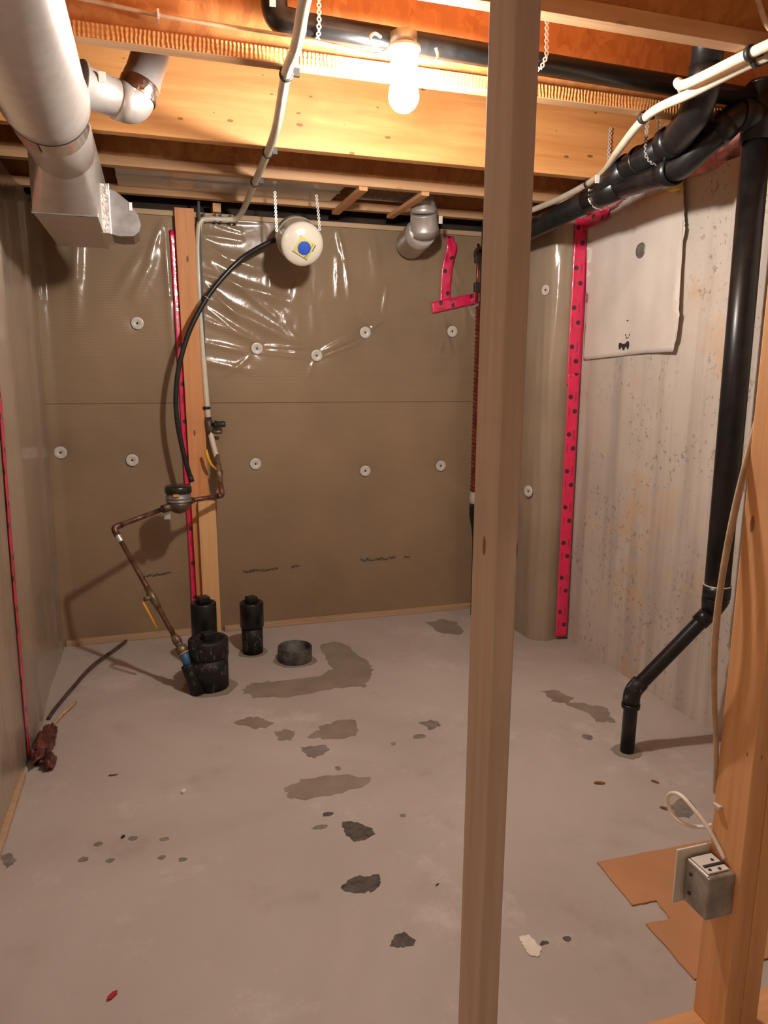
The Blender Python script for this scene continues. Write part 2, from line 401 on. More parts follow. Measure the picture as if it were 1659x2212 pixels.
# film ridges on the back wall: x0,z0,x1,z1, height, half width
RID = [(.24, 1.902, .685, 1.782, .011, .026), (.258, 1.79, .73, 1.569, .013, .028), (.254, 1.676, .534, 1.566, .010, .018), (.244, 2.014, .543, 1.938, .012, .03),
 (.236, 2.09, .453, 2.07, .008, .016), (.261, 1.858, .441, 1.681, .008, .014), (.533, 1.53, .83, 1.503, .006, .007), (.545, 1.547, .78, 1.541, .005, .007),
 (.532, 1.513, .805, 1.485, .005, .007), (.856, 1.511, 1.102, 1.62, .006, .008), (.856, 1.523, 1.036, 1.612, .006, .007), (.868, 1.494, 1.089, 1.576, .005, .007),
 (1.128, 1.638, 1.221, 1.702, .006, .008), (.83, 1.486, .791, 1.387, .005, .007), (.962, 2.145, .999, 2.007, .010, .012), (.999, 2.007, 1.024, 1.818, .006, .012),
 (-.313, 2.068, -.337, 1.855, .010, .022), (-.329, 2.13, -.352, 1.638, .010, .03), (.072, 2.135, -.002, 1.957, .010, .016), (.082, 2.114, .089, 1.784, .010, .014),
 (.044, 2.003, -.077, 1.778, .010, .026), (.089, 1.784, .096, 1.466, .008, .018), (-.022, 2.0, -.163, 1.775, .008, .028), (.484, 1.494, .361, 1.397, .006, .012),
 (.25, 1.56, .46, 1.517, .008, .014), (.246, 1.467, .482, 1.422, .007, .018), (.38, 1.976, .269, 2.059, .008, .012), (.318, 2.15, .454, 2.114, .006, .009),
 (.341, 2.163, .549, 2.165, .006, .010), (-.498, 1.89, -.489, 1.742, .008, .01), (.634, 1.686, .755, 1.57, .005, .02), (1.679, 2.04, 1.789, 2.12, .006, .016),
 (1.578, 1.61, 1.552, 1.533, .004, .006), (.30, 1.95, .62, 1.70, .007, .016), (.27, 1.73, .45, 1.60, .008, .012), (1.45, 2.1, 1.40, 1.85, .005, .03), (1.15, 2.12, 1.18, 1.9, .005, .03)]
_r = random.Random(4)
for _ in range(14):      # faint broad sags in the upper film
    _x, _z, _a = _r.uniform(.55, 1.7), _r.uniform(1.7, 2.12), _r.uniform(-1.9, -.9); _l = _r.uniform(.10, .28)
    RID.append((_x, _z, _x+_l*math.cos(_a), _z+_l*math.sin(_a), _r.uniform(.003, .006), _r.uniform(.012, .03)))
def ridge(x, z):
    h = 0
    for x0, z0, x1, z1, a, wd in RID:
        dx, dz = x1-x0, z1-z0; L2 = dx*dx+dz*dz
        t = ((x-x0)*dx+(z-z0)*dz)/L2
        if t < -.25 or t > 1.25: continue
        tt = min(1, max(0, t)); d2 = (x-x0-dx*tt)**2+(z-z0-dz*tt)**2
        if d2 > 9*wd*wd: continue
        h += a*math.exp(-d2/(wd*wd))*(.55+.45*math.sin(PI*tt))
    return h
WASH = [(-.069, 1.649), (.521, 1.535), (.84, 1.503), (1.112, 1.63), (1.625, 1.647), (-.131, .964), (.498, .926), (1.114, .867), (1.573, .882), (-.468, 1.012)]
x0, x1, z0, z1 = XL-.05, 1.98, 0, 2.185
nx, nz = 300, 270; vs = []; fs = []
for j in range(nz+1):
    z = z0+(z1-z0)*j/nz
    for i in range(nx+1):
        x = x0+(x1-x0)*i/nx
        h = ridge(x, z) + .004*noise.noise(Vector((x*2.2, z*1.3, 3)))+.0016*noise.noise(Vector((x*9, z*5, 1)))
        for wx, wz in WASH:
            d2 = (x-wx)**2+(z-wz)**2
            if d2 < .02: h -= .007*math.exp(-d2/.0022)
        edge = max(0, 1-(x-XL)/.06) if x < XL+.06 else 0
        vs.append((x, DB-h-.03*edge*edge, z))
for j in range(nz):
    for i in range(nx):
        a = j*(nx+1)+i; fs.append((a, a+1, a+nx+2, a+nx+1))
mb = MB().add(vs, fs, True)
mb.box((x0, DB+.02, z0), (x1, DB+.25, z1))
wall_back = struct('wall_back', mb, M['film'])
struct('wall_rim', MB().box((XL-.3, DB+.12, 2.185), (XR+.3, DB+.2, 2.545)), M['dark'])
trim = struct('trim_1', MB().box((XL, DB-.016, 2.165), (1.875, DB+.1, 2.19), .003), M['plate'])
base = struct('baseboard_back', MB().box((XL+.01, DB-.028, 0), (.16, DB+.01, .030), .003).box((.30, DB-.030, 0), (1.874, DB+.01, .028), .003), M['plate'])

def washer(par, p, n, r=.031):
    n = Vector(n).normalized(); p = Vector(p)
    o = MB().lathe([(0, r), (.003, r), (.004, r*.93), (.0035, r*.32), (.0015, r*.26)], p, n, 24).build('plastic_washer', M['white_plastic'], par)
    MB().lathe([(0, .0055), (.0035, .0055), (.005, .003)], p, n, 10).build('screw_head', M['clip'], o)
for wx, wz in WASH: washer(wall_back, (wx, DB-.001, wz), (0, -1, 0))
# faded print on the insulation board
def print_row(par, x0, x1, z, y, hgt=.018, dash=.012):
    mb = MB(); x = x0
    while x < x1:
        wd = random.uniform(.5, 1.5)*dash; hh = hgt*random.uniform(.25, .6); zz = z+random.uniform(-.25, .25)*hgt
        mb.box((x, y-.0012, zz), (x+wd, y, zz+hh)); x += wd+random.uniform(.15, .5)*dash
    return mb.build('printed_mark', M['ink_faint'], par)
for a, b_, z in [(.414, .606, .330), (.684, .712, .337), (1.085, 1.288, .345), (1.351, 1.38, .35), (-.108, -.026, .345), (-.014, .033, .350)]:
    print_row(wall_back, a, b_, z, DB-.006)

# left wall: film over board, slight vertical folds
def left_h(y, z):
    h = .006*noise.noise(Vector((y*2.5, z*.6, 7)))+.003*noise.noise(Vector((y*8, z*1.2, 2)))
    return h+.018*math.exp(-((y-3.02)/.16)**2)+.012*math.exp(-((y-3.7)/.05)**2)*(z/2.2)
vs = []; fs = []; ny_, nz_ = 160, 100; YL = .55    # unseen opening added before this wall, lets world light onto the studs' left faces
for j in range(nz_+1):
    z = 2.2*j/nz_
    for i in range(ny_+1):
        y = YL+(DB+.05-YL)*i/ny_
        vs.append((XL+left_h(y, z), y, z))
for j in range(nz_):
    for i in range(ny_):
        a = j*(ny_+1)+i; fs.append((a, a+ny_+1, a+ny_+2, a+1))
mb = MB().add(vs, fs, True); mb.box((XL-.2, YL, 0), (XL-.02, DB+.1, 2.2))
wall_left = struct('wall_left', mb, M['film_left'])
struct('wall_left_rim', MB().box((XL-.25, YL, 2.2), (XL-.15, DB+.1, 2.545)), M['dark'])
struct('baseboard_left', MB().box((XL-.01, YL, 0), (XL+.016, 2.62, .024), .003), M['plate'])

# right wall of bare concrete
vs = []; fs = []; ny_, nz_ = 120, 60
for j in range(nz_+1):
    z = 2.2*j/nz_
    for i in range(ny_+1):
        y = -2.2+(DB+2.4)*i/ny_
        vs.append((XR-.004*noise.noise(Vector((y*1.5, z*1.5, 11)))-.0015*noise.noise(Vector((y*12, z*3, 4))), y, z))
for j in range(nz_):
    for i in range(ny_):
        a = j*(ny_+1)+i; fs.append((a, a+1, a+ny_+2, a+ny_+1))
mb = MB().add(vs, fs, True); mb.box((XR+.02, -2.2, 0), (XR+.3, DB+.2, 2.2))
wall_right = struct('wall_right', mb, M['concrete'])
struct('wall_right_sill', MB().box((XR+.03, -2.2, 2.2), (XR+.17, DB+.2, ZJ), .003), M['stud'][1])
struct('wall_right_rim', MB().box((XR+.17, -2.2, 2.2), (XR+.21, DB+.2, 2.545)), M['osb'])

struct('wall_light_blocker', MB().box((XL, -1.3, 0), (XR+.3, -1.2, 2.545)).box((-4.0, -.5, 0), (XL-.001, -.4, 2.545)).box((XL-.1, -1.3, 0), (XL, -.4, 2.545)), M['concrete'])  # unseen walls added behind the camera to keep fill light off the stud fronts
# insulated corner at the right, film rounding onto the concrete
plan = spline([(1.875, 3.95, 0), (1.873, 3.62, 0), (1.878, 3.44, 0), (1.898, 3.36, 0), (1.945, 3.322, 0), (2.0, 3.315, 0), (2.076, 3.318, 0)], 8)
vs = []; fs = []; nzc = 90
for j in range(nzc+1):
    z = 2.185*j/nzc
    for i, p in enumerate(plan):
        t = i/(len(plan)-1); k = math.sin(PI*t)
        bulge = .010*noise.noise(Vector((t*4, z*1.4, 5)))*k+.004*noise.noise(Vector((t*14, z*2.5, 9)))*k
        low = .035*k*max(0, 1-z/.5)**2
        vs.append((p.x-bulge-low*.4, p.y-bulge-low, z))
m_ = len(plan)
for j in range(nzc):
    for i in range(m_-1):
        a = j*m_+i; fs.append((a, a+m_, a+m_+1, a+1))
mb = MB().add(vs, fs, True)
wall_corner = struct('wall_corner', mb, M['film_corner'])
MB().box((1.885, 3.36, 0), (2.0, 3.93, .03), .003).build('bottom_plate', M['stud'][1], wall_corner)
for p, r in [((1.892, 3.378, 1.827), .026), ((1.860, 3.56, .935), .026), ((1.864, 3.41, .803), .030)]:
    washer(wall_corner, p, (-.95, -.3, 0), r)

# ------------------------------------------------------------------ joists overhead
def ijoist(y_rear, label, ribbed=False):
    """engineered joist; y_rear is the rear edge of its lower flange"""
    wf = .045; yf = y_rear-wf; yc = (yf+y_rear)/2; x0, x1 = XL-.14, XR+.16
    t = thing('floor_joist', label, 'joist', (0, yc, ZJ), 'engineered floor joists overhead')
    MB().box((x0, yf, ZJ), (x1, y_rear, ZJ+.038), .0015).build('bottom_flange', M['flange'], t)
    if ribbed: MB().box((x0, yf-.0012, ZJ+.002), (x1, yf+.002, ZJ+.037)).build('flange_face', M['ribbed'], t)
    MB().box((x0, yc-.006, ZJ+.038), (x1, yc+.006, ZJ+.272)).build('web', M['osb'], t)
    MB().box((x0, yf, ZJ+.272), (x1, y_rear, ZJ+.31), .0015).build('top_flange', M['flange'], t)
    return t
for y, l in [(1.23, 'engineered joist overhead right behind the front stud partition'),
             (1.71, 'nearest joist in view, brown web over a pale lower flange'),
             (2.19, 'joist above the glowing bulb with a rough ribbed flange face'),
             (3.39, 'shaded joist with dark web just behind the solid timber beam'),
             (3.87, 'rearmost shaded joist above the white tank and back wall')]:
    ijoist(y, l, 'ribbed' in l)
MB().box((XL-.14, 2.895, ZJ), (XR+.16, 2.94, ZJ+.31), .002).build('timber_beam', M['beam'], None, (0, 2.917, ZJ))
tag(bpy.data.objects['timber_beam'], 'brightly lit solid orange timber beam behind the bare bulb', 'beam')

# ------------------------------------------------------------------ stud partition in the foreground
SY0, SY1 = 1.018, 1.107
o = MB().box((.30, SY0, 0), (1.90, SY1, .038), .003).build('bottom_plate', M['stud'][0], None, (1.0, 1.06, 0))
tag(o, 'wooden bottom plate on the floor under the foreground studs', 'lumber')
o = MB().box((.30, SY0, ZJ-.038), (2.05, SY1, ZJ), .003).build('top_plate', M['stud'][0], None, (1.0, 1.06, ZJ-.038))
tag(o, 'wooden top plate of the foreground partition under the joists', 'lumber')
o = MB().box((.503, SY0, .038), (.543, SY1, ZJ-.038), .003).build('wall_stud', M['stud_grey'], None, (.523, 1.06, .038))
tag(o, 'tall bare wooden stud standing alone in front of the room', 'stud', 'foreground studs')
t = thing('double_stud', 'bare double wooden stud at the right edge carrying the outlet box', 'stud', (1.113, 1.06, .038), 'foreground studs')
MB().box((1.07, SY0, .038), (1.1125, SY1, ZJ-.038), .003).build('stud', M['stud'][2], t)
MB().box((1.1135, SY0, .038), (1.157, SY1, ZJ-.038), .003).build('stud', M['stud'][2], t)

# ------------------------------------------------------------------ stud against the back wall
t = thing('wall_stud', 'orange wooden stud flat against the back wall behind the water meter', 'stud', (.20, 3.9, 0))
def lean_board(xb, xt, wd, y0, y1, za, zb):
    return MB().add([(xb, y0, za), (xb+wd, y0, za), (xb+wd, y1, za), (xb, y1, za), (xt, y0, zb), (xt+wd, y0, zb), (xt+wd, y1, zb), (xt, y1, zb)],
                    [(0, 3, 2, 1), (4, 5, 6, 7), (0, 1, 5, 4), (1, 2, 6, 5), (2, 3, 7, 6), (3, 0, 4, 7)])
lean_board(.162, .132, .092, 3.897, 3.931, 0, 2.2).build('back_board', M['stud_orange'], t)
lean_board(.190, .184, .088, 3.857, 3.896, 0, .745).build('front_board', M['stud_tan'], t)

# ------------------------------------------------------------------ tapes
def strip(name, path, width, normal_fn, label, wob=.0015, group=None, v0=0.):
    """a tape ribbon along path (list of points) with a width vector per point; UV in metres"""
    me = bpy.data.meshes.new(name); vs = []; uvs = []; L = v0; org = Vector(path[len(path)//2][0])
    na = 6
    for i, (p, wv) in enumerate(path):
        p = Vector(p); wv = Vector(wv)
        if i: L += (p-Vector(path[i-1][0])).length
        nrm = normal_fn(p)
        for k in range(na+1):
            q = p+wv*(k/na-.5)+nrm*(.0016+wob*(noise.noise(Vector((p.x*30+k*.7, p.y*30, p.z*22)))))
            vs.append(q-org); uvs.append((wv.length*k/na, L))
    n = len(path); fs = [(i*(na+1)+k, i*(na+1)+k+1, (i+1)*(na+1)+k+1, (i+1)*(na+1)+k) for i in range(n-1) for k in range(na)]
    me.from_pydata([tuple(v) for v in vs], [], fs)
    me.polygons.foreach_set('use_smooth', [True]*len(fs))
    uvl = me.uv_layers.new(name='UVMap')
    for lp in me.loops: uvl.data[lp.index].uv = uvs[lp.vertex_index]
    me.update(); me.materials.append(M['tape'])
    o = bpy.data.objects.new(name, me); COL.objects.link(o); o.location = org
    so = o.modifiers.new('solid', 'SOLIDIFY'); so.thickness = .0008
    return tag(o, label, 'tape', group)
def seg(p, q, n): return [lerp(p, q, i/n) for i in range(n+1)]
TG = 'red sheathing tape strips'
# right corner seam: follows film edge to concrete, made of three overlapping lengths
nr = lambda p: Vector((-.75, -.66, 0))
W = Vector((.072, -.012, 0))
strip('red_tape', [((2.035, 3.306, z), W*1.0) for z in [1.36+.8*i/50 for i in range(51)]], .07, nr, 'red tape with black dots sealing the film to the concrete wall, upper length', .0025, TG)
strip('red_tape', [((2.030, 3.290-.01*(1-z), z), W*.86) for z in [.02+1.40*i/80 for i in range(81)]], .06, nr, 'red tape with black dots sealing the film to the concrete wall, lower length', .002, TG, .05)
strip('red_tape', [(lerp((2.042, 3.34, 2.135), (2.046, 3.10, 2.150), i/12), Vector((0, 0, .06))) for i in range(13)], .06, lambda p: Vector((-1, -.1, 0)), 'short crumpled red tape at the concrete wall top under the drain', .006, TG)
# back wall pieces near the galvanised elbow
nb = lambda p: Vector((0, -1, 0))
pth = spline([(1.590, DB-.012, 2.155), (1.600, DB-.022, 2.09), (1.580, DB-.020, 2.0), (1.575, DB-.012, 1.9), (1.572, DB-.010, 1.785)], 8)
strip('red_tape', [(p, Vector((.062 if p.z < 2.12 else .045, 0, 0))) for p in pth], .06, nb, 'wrinkled vertical red tape on the back wall below the galvanised elbow', .005, TG)
strip('red_tape', [(lerp((1.492, DB-.014, 1.770), (1.80, DB-.014, 1.842), i/16), Vector((-.010, 0, .058))) for i in range(17)], .06, nb, 'red tape strip set crosswise on the back wall film', .0015, TG, .06)
# left of the back stud and left wall
strip('red_tape', [((.158-.0136*z, DB-.013-.004*math.sin(z*9), z), Vector((.046, .006, 0))) for z in [.02+2.08*i/70 for i in range(71)]], .05, nb, 'narrow red tape running down behind the orange back stud', .002, TG)
strip('red_tape', [((XL+.0035+left_h(2.80-.05*(1-z/1.3), z), 2.80-.05*(1-z/1.3), z), Vector((0, -.048, 0))) for z in [.004+2.05*i/60 for i in range(61)]], .06, lambda p: Vector((1, 0, 0)), 'long red tape seam running down the left wall to the floor', .002, TG)

# ------------------------------------------------------------------ paper on the concrete
out = [(3.30, 2.16), (2.95, 2.162), (2.607, 2.160), (2.598, 2.10), (2.578, 2.03), (2.568, 1.98), (2.585, 1.93), (2.590, 1.87), (2.602, 1.82), (2.600, 1.76), (2.578, 1.70), (2.552, 1.655), (2.560, 1.58), (2.583, 1.509), (2.80, 1.508), (3.02, 1.497), (3.275, 1.484)]
rag = []
for i in range(len(out)):
    a, b_ = out[i], out[(i+1) % len(out)]
    for k in range(5):
        p = lerp(a, b_, k/5); jag = .004 if 2 <= i <= 12 else .001
        rag.append((p[0]+random.uniform(-1, 1)*jag*(k > 0), p[1]+random.uniform(-1, 1)*jag*.4*(k > 0)))
me_b = bmesh.new(); lo = []
def paper_x(y, z):
    lift = .022*max(0, (2.75-y)/.2)**2 if y < 2.75 else 0
    return XR-.010-lift-.007*noise.noise(Vector((y*7, z*1.6, 3)))-.004*noise.noise(Vector((y*19, z*3.5, 8)))
vv = [me_b.verts.new((0, y, z)) for y, z in rag]; me_b.faces.new(vv)
bmesh.ops.triangulate(me_b, faces=me_b.faces[:])
for _ in range(5): bmesh.ops.subdivide_edges(me_b, edges=[e for e in me_b.edges if e.calc_length() > .035], cuts=1)
bmesh.ops.triangulate(me_b, faces=me_b.faces[:])
for v in me_b.verts: v.co.x = paper_x(v.co.y, v.co.z)
me_b.verts.index_update()
mb = MB().add([v.co.copy() for v in me_b.verts], [[v.index for v in f.verts] for f in me_b.faces], True); me_b.free()
paper = mb.build('wrap_sheet', M['paper'], None, (XR-.01, 2.93, 1.83))
so = paper.modifiers.new('solid', 'SOLIDIFY'); so.thickness = .0012
tag(paper, 'torn white building wrap sheet hanging on the concrete wall', 'sheet')
y_, z_ = 2.868, 1.95
MB().lathe([(0, .034), (.004, .032), (.002, .020), (.0015, .008)], (paper_x(y_, z_)-.001, y_, z_), (-1, 0, 0), 22).build('round_patch', M['steel_dull'], paper)
def ink(cy, cz, pts):   # flat black print on the sheet: a small panda emblem of dots and blots
    mb = MB(); x = paper_x(cy, cz)-.0035
    mb.prism([(a, b) for a, b in pts], (x, cy, cz), (0, -1, 0), (0, 0, 1), .0008)
    mb.build('printed_emblem', M['ink'], paper)
c_y, c_z = 2.945, 1.548
ink(c_y, c_z, [(-.040, .0), (-.036, .012), (-.020, .010), (-.008, .004), (.010, .006), (.022, .016), (.034, .016), (.038, .004), (.036, -.018), (.026, -.018), (.022, -.008), (.008, -.009), (.004, -.022), (-.008, -.022), (-.012, -.010), (-.022, -.010), (-.026, -.020), (-.036, -.018)])
for dy, dz in [(.034, .044), (.008, .044), (.026, .032), (.014, .032)]:
    ink(c_y-dy, c_z+dz, [(-.0035, 0), (0, .005), (.0035, 0), (0, -.005)])
ink(2.93, 1.655, [(-.010, .003), (.0, .004), (.010, -.001), (.0, -.002)])

# ------------------------------------------------------------------ pink insulation above the concrete wall
def lump(name, c, rx, ry, rz, label, seed):
    bm = bmesh.new(); bmesh.ops.create_icosphere(bm, subdivisions=4, radius=1)
    for v in bm.verts:
        d = v.co.normalized(); f = 1+.22*noise.noise(d*2.2+Vector((seed, 0, 0)))+.10*noise.noise(d*6+Vector((0, seed, 0)))
        q = Vector([math.copysign(abs(k)**.62, k) for k in d])*f
        v.co = Vector((c[0]+q.x*rx, c[1]+q.y*ry, c[2]+q.z*rz))
    bm.verts.index_update()
    o = MB().add([v.co.copy() for v in bm.verts], [[v.index for v in f.verts] for f in bm.faces], True).build(name, M['pink'], None, (c[0], c[1], c[2]-rz)); bm.free()
    return tag(o, label, 'insulation', 'pink insulation above the concrete wall')
lump('insulation_batt', (2.14, 3.16, 2.235), .12, .17, .075, 'pink fibreglass tucked above the concrete wall behind the black drain', 2.1)
lump('insulation_batt', (2.15, 2.55, 2.30), .10, .30, .12, 'pink fibreglass stuffed between beam and black pipes at the wall top', 5.7)
lump('insulation_batt', (2.16, 1.95, 2.33), .09, .17, .15, 'pink fibreglass in the corner right of the black vertical stack', 9.3)
o = MB().box((2.02, 2.615, 2.145), (2.058, 2.66, 2.235), .001).build('yellow_tag', M['yellow_label'], None, (2.04, 2.64, 2.145))
tag(o, 'small yellow tag hanging at the top corner of the wrap sheet', 'tag')

# ------------------------------------------------------------------ black drain pipes on the right
def fitting(mb, p, d, r, length, lip=.004):
    d = Vector(d).normalized(); p = Vector(p)
    return mb.lathe([(-length/2, r), (-length/2, r+lip), (length/2, r+lip), (length/2, r)], p, d, 28, False)
t = thing('drain_piping', 'black drain piping with vertical stack, sloping main and vent along the right wall', 'pipe', (1.66, 2.165, 0))
MB().cyl((1.938, 2.095, .62), (1.925, 2.10, 2.24), .0445, 32).build('stack_pipe', M['abs'], t)
mb = MB(); fitting(mb, (1.938, 2.095, .635), (0, 0, 1), .0445, .05); mb.lathe([(0, .0485), (-.02, .046), (-.06, .034)], (1.938, 2.095, .612), (.25, -.05, 1), 28)
mb.build('reducer', M['abs'], t)
mb = MB(); mb.lathe([(0, .0492), (.004, .0492)], (1.938, 2.095, .657), (0, 0, 1), 28); mb.build('white_ring', M['white_plastic'], t)
pts = fillet([(1.932, 2.097, .60), (1.925, 2.098, .56), (1.655, 2.162, .245), (1.655, 2.166, .0)], .03, 8)
MB().tube(pts, .0262, 24).build('offset_pipe', M['abs'], t)
mb = MB(); mb.tube(fillet([(1.685, 2.155, .285), (1.655, 2.163, .245), (1.655, 2.164, .195)], .03, 8), .0315, 24); mb.build('elbow', M['abs_dusty'], t)
fitting(MB(), (1.655, 2.164, .19), (0, 0, 1), .0262, .016, .008).build('collar', M['abs'], t); fitting(MB(), (1.9, 2.104, .532), (.27, -.064, .315), .0262, .05, .005).build('collar', M['abs'], t)
mb = MB(); fitting(mb, (1.925, 2.10, 2.255), (0, 0, 1), .0445, .17, .006); mb.lathe([(0, .050), (.014, .036), (.02, .0)], (1.925, 2.10, 2.34), (0, 0, 1), 28)
mb.cyl((1.925, 2.10, 2.245), (1.84, 2.10, 2.243), .050, 28); mb.build('tee', M['abs'], t)
# main sloping drain along the wall with its two branches
t2 = t
MB().cyl((1.752, 3.86, 2.058), (1.744, 2.55, 2.132), .0445, 32).build('main_pipe', M['abs'], t2)
mb = MB(); fitting(mb, (1.7445, 2.68, 2.125), (0, -1, .056), .0445, .22, .006)
mb.tube([(1.744, 2.74, 2.122), (1.735, 2.62, 2.150), (1.722, 2.50, 2.175)], .050, 28); mb.build('wye', M['abs'], t2)
up_pts = fillet([(1.722, 2.50, 2.172), (1.690, 2.20, 2.186), (1.632, 2.03, 2.225), (1.612, 1.985, 2.30), (1.612, 1.985, 2.54)], .06, 8)
MB().tube([(1.735, 2.62, 2.150), (1.722, 2.50, 2.172), (1.690, 2.20, 2.186)], .0445, 28).build('upper_branch', M['abs'], t2)
MB().tube(fillet([(1.694, 2.24, 2.184), (1.690, 2.19, 2.187), (1.640, 2.05, 2.215), (1.615, 1.992, 2.27), (1.612, 1.985, 2.32)], .05, 8), .0495, 28).build('upper_elbow', M['abs'], t2)
MB().cyl((1.612, 1.985, 2.30), (1.612, 1.985, 2.545), .0445, 28).build('vent_riser', M['abs'], t2)
lw = fillet([(1.7445, 2.60, 2.128), (1.752, 2.26, 2.110), (1.785, 2.135, 2.185), (1.835, 2.10, 2.243), (1.90, 2.10, 2.245)], .07, 8)
MB().tube(lw, .0455, 28).build('lower_branch', M['abs'], t2)
for p, d, r, l, lip in [((1.750, 2.30, 2.113), (0, 1, .05), .0455, .06, .006), ((1.80, 2.122, 2.205), (.5, -.35, .6), .0455, .05, .006), ((1.713, 2.42, 2.176), (-.1, -1, .05), .0445, .016, .006), ((1.692, 2.232, 2.185), (-.1, -1, .05), .0445, .05, .008)]:
    fitting(MB(), p, d, r, l, lip).build('coupling', M['abs'], t2)
mb = MB(); mb.box((1.655, 2.185, 2.215), (1.676, 2.225, 2.232)); mb.build('white_label', M['whitepaint'], t2)
MB().box((1.672, 2.635, 2.145), (1.688, 2.642, 2.175)).build('white_label', M['whitepaint'], t2)
# thinner pipe across the joist bay
t3 = t
MB().tube(fillet([(.345, 2.098, 2.52), (.345, 2.098, 2.318), (1.90, 2.098, 2.296)], .055, 10), .030, 24).build('vent_pipe', M['abs'], t3)
mb = MB(); mb.tube(fillet([(.345, 2.098, 2.40), (.345, 2.098, 2.318), (.425, 2.098, 2.317)], .06, 10), .0345, 24); mb.build('elbow', M['abs'], t3)
MB().box((.327, 2.062, 2.335), (.343, 2.066, 2.352)).build('white_label', M['whitepaint'], t3)

# ------------------------------------------------------------------ perforated hanger straps
def strap(pts, facing, label, n=None, group='perforated metal hanger straps'):
    """flat perforated band: links (rings) joined by short bars, following pts"""
    P = [Vector(p) for p in pts]; f = Vector(facing).normalized(); mb = MB(); pitch = .0165
    L = sum((P[i+1]-P[i]).length for i in range(len(P)-1)); cnt = int(L/pitch)
    def at(s):
        for i in range(len(P)-1):
            l = (P[i+1]-P[i]).length
            if s <= l or i == len(P)-2: return P[i]+(P[i+1]-P[i])*(s/l), (P[i+1]-P[i]).normalized()
            s -= l
    for k in range(cnt+1):
        c, d = at(k*pitch); side = d.cross(f).normalized(); nn = side.cross(d).normalized()*.0007
        o = []; i_ = []; sg = 12
        for q in range(sg):
            a = 2*PI*q/sg; v = d*math.cos(a)+side*math.sin(a); o.append(c+v*.0068); i_.append(c+v*.0032)
        vs = [p-nn for p in o]+[p-nn for p in i_]+[p+nn for p in o]+[p+nn for p in i_]; fs = []
        for q in range(sg):
            r = (q+1) % sg; fs += [(q, r, sg+r, sg+q), (2*sg+q, 3*sg+q, 3*sg+r, 2*sg+r), (q, 2*sg+q, 2*sg+r, r), (sg+q, sg+r, 3*sg+r, 3*sg+q)]
        mb.add(vs, fs)
        if k < cnt:
            a = c+d*.0045; b = c+d*(pitch-.0045); s2 = side*.0032
            mb.add([a-s2-nn, a+s2-nn, b+s2-nn, b-s2-nn, a-s2+nn, a+s2+nn, b+s2+nn, b-s2+nn], [(0, 3, 2, 1), (4, 5, 6, 7), (0, 1, 5, 4), (1, 2, 6, 5), (2, 3, 7, 6), (3, 0, 4, 7)])
    o = mb.build('hanger_strap', M['steel'], None, P[0]); return tag(o, label, 'strap', group)
CF = (-.3, -.95, -.2)
strap([(.456, 2.066, 2.47), (.456, 2.064, 2.32), (.456, 2.07, 2.292), (.456, 2.088, 2.283)], (0, -1, 0), 'perforated strap around the black pipe left of the bulb')
strap([(1.118, 2.066, 2.47), (1.122, 2.062, 2.315), (1.112, 2.066, 2.29), (1.095, 2.08, 2.277)], (0, -1, 0), 'perforated strap around the black pipe right of the lone stud')
strap([(1.886, 2.886, 2.43), (1.884, 2.884, 2.26), (1.870, 2.865, 2.215), (1.80, 2.790, 2.195), (1.725, 2.722, 2.178), (1.697, 2.716, 2.14), (1.700, 2.716, 2.10), (1.725, 2.716, 2.076), (1.755, 2.716, 2.072)], (-.5, -.82, .1), 'perforated strap screwed to the timber beam holding the thick drain')
strap([(1.668, 2.33, 2.32), (1.656, 2.315, 2.20), (1.658, 2.312, 2.16), (1.68, 2.31, 2.138), (1.71, 2.31, 2.135)], CF, 'bright perforated strap around the upper drain branch')
strap([(1.72, 2.345, 2.32), (1.722, 2.34, 2.27), (1.726, 2.335, 2.235)], CF, 'short perforated strap end behind the upper drain branch')

# ------------------------------------------------------------------ white PEX tubes
def clamp(par, p, d, r):
    d = Vector(d).normalized(); p = Vector(p)
    mb = MB().lathe([(-.007, r+.001), (-.007, r+.005), (.007, r+.005), (.007, r+.001)], p, d, 18, False)
    s_ = d.cross(Vector((0, 0, 1))).normalized()*(r+.009)
    mb.box(p+s_*.8+Vector((-.006, -.006, -.004)), p+s_*1.3+Vector((.006, .006, ZJ-p.z if ZJ-p.z > .006 else .01)))
    return mb.build('clamp', M['clip'], par)
RP = .0145
t = thing('water_tube', 'long white plastic water tube running under the joists to the back stud', 'pipe', (.44, 2.9, 2.2))
pl = spline([(.39, 1.25, 2.215), (.365, 1.50, 2.218), (.350, 1.69, 2.214), (.368, 1.92, 2.196), (.385, 2.165, 2.218), (.42, 2.55, 2.205), (.443, 2.915, 2.218), (.455, 3.37, 2.219), (.458, 3.60, 2.21), (.452, 3.78, 2.19), (.43, 3.885, 2.166), (.385, 3.905, 2.160), (.30, 3.905, 2.158), (.258, 3.905, 2.145), (.243, 3.905, 2.09), (.236, 3.905, 1.95), (.238, 3.905, 1.7), (.245, 3.90, 1.4), (.256, 3.895, 1.16), (.268, 3.885, 1.07), (.288, 3.862, .975)], 8)
MB().tube(pl, RP, 14).build('tube', M['pex'], t)
for p, d in [((.350, 1.69, 2.214), (.0, 1, 0)), ((.385, 2.165, 2.218), (.05, 1, 0)), ((.443, 2.915, 2.218), (.05, 1, 0)), ((.455, 3.37, 2.219), (.0, 1, 0))]: clamp(t, p, d, RP)
for x in (.27, .325, .352, .40, .425):
    MB().box((x-.006, DB-.045, 2.14), (x+.006, DB-.012, 2.182), .002).build('clip', M['clip'], t)
clamp(t, (.2485, 3.898, 1.23), (0, 0, 1), RP)
t = thing('water_tube', 'white plastic tube rising over the black drain on the right', 'pipe', (1.5, 2.1, 2.2))
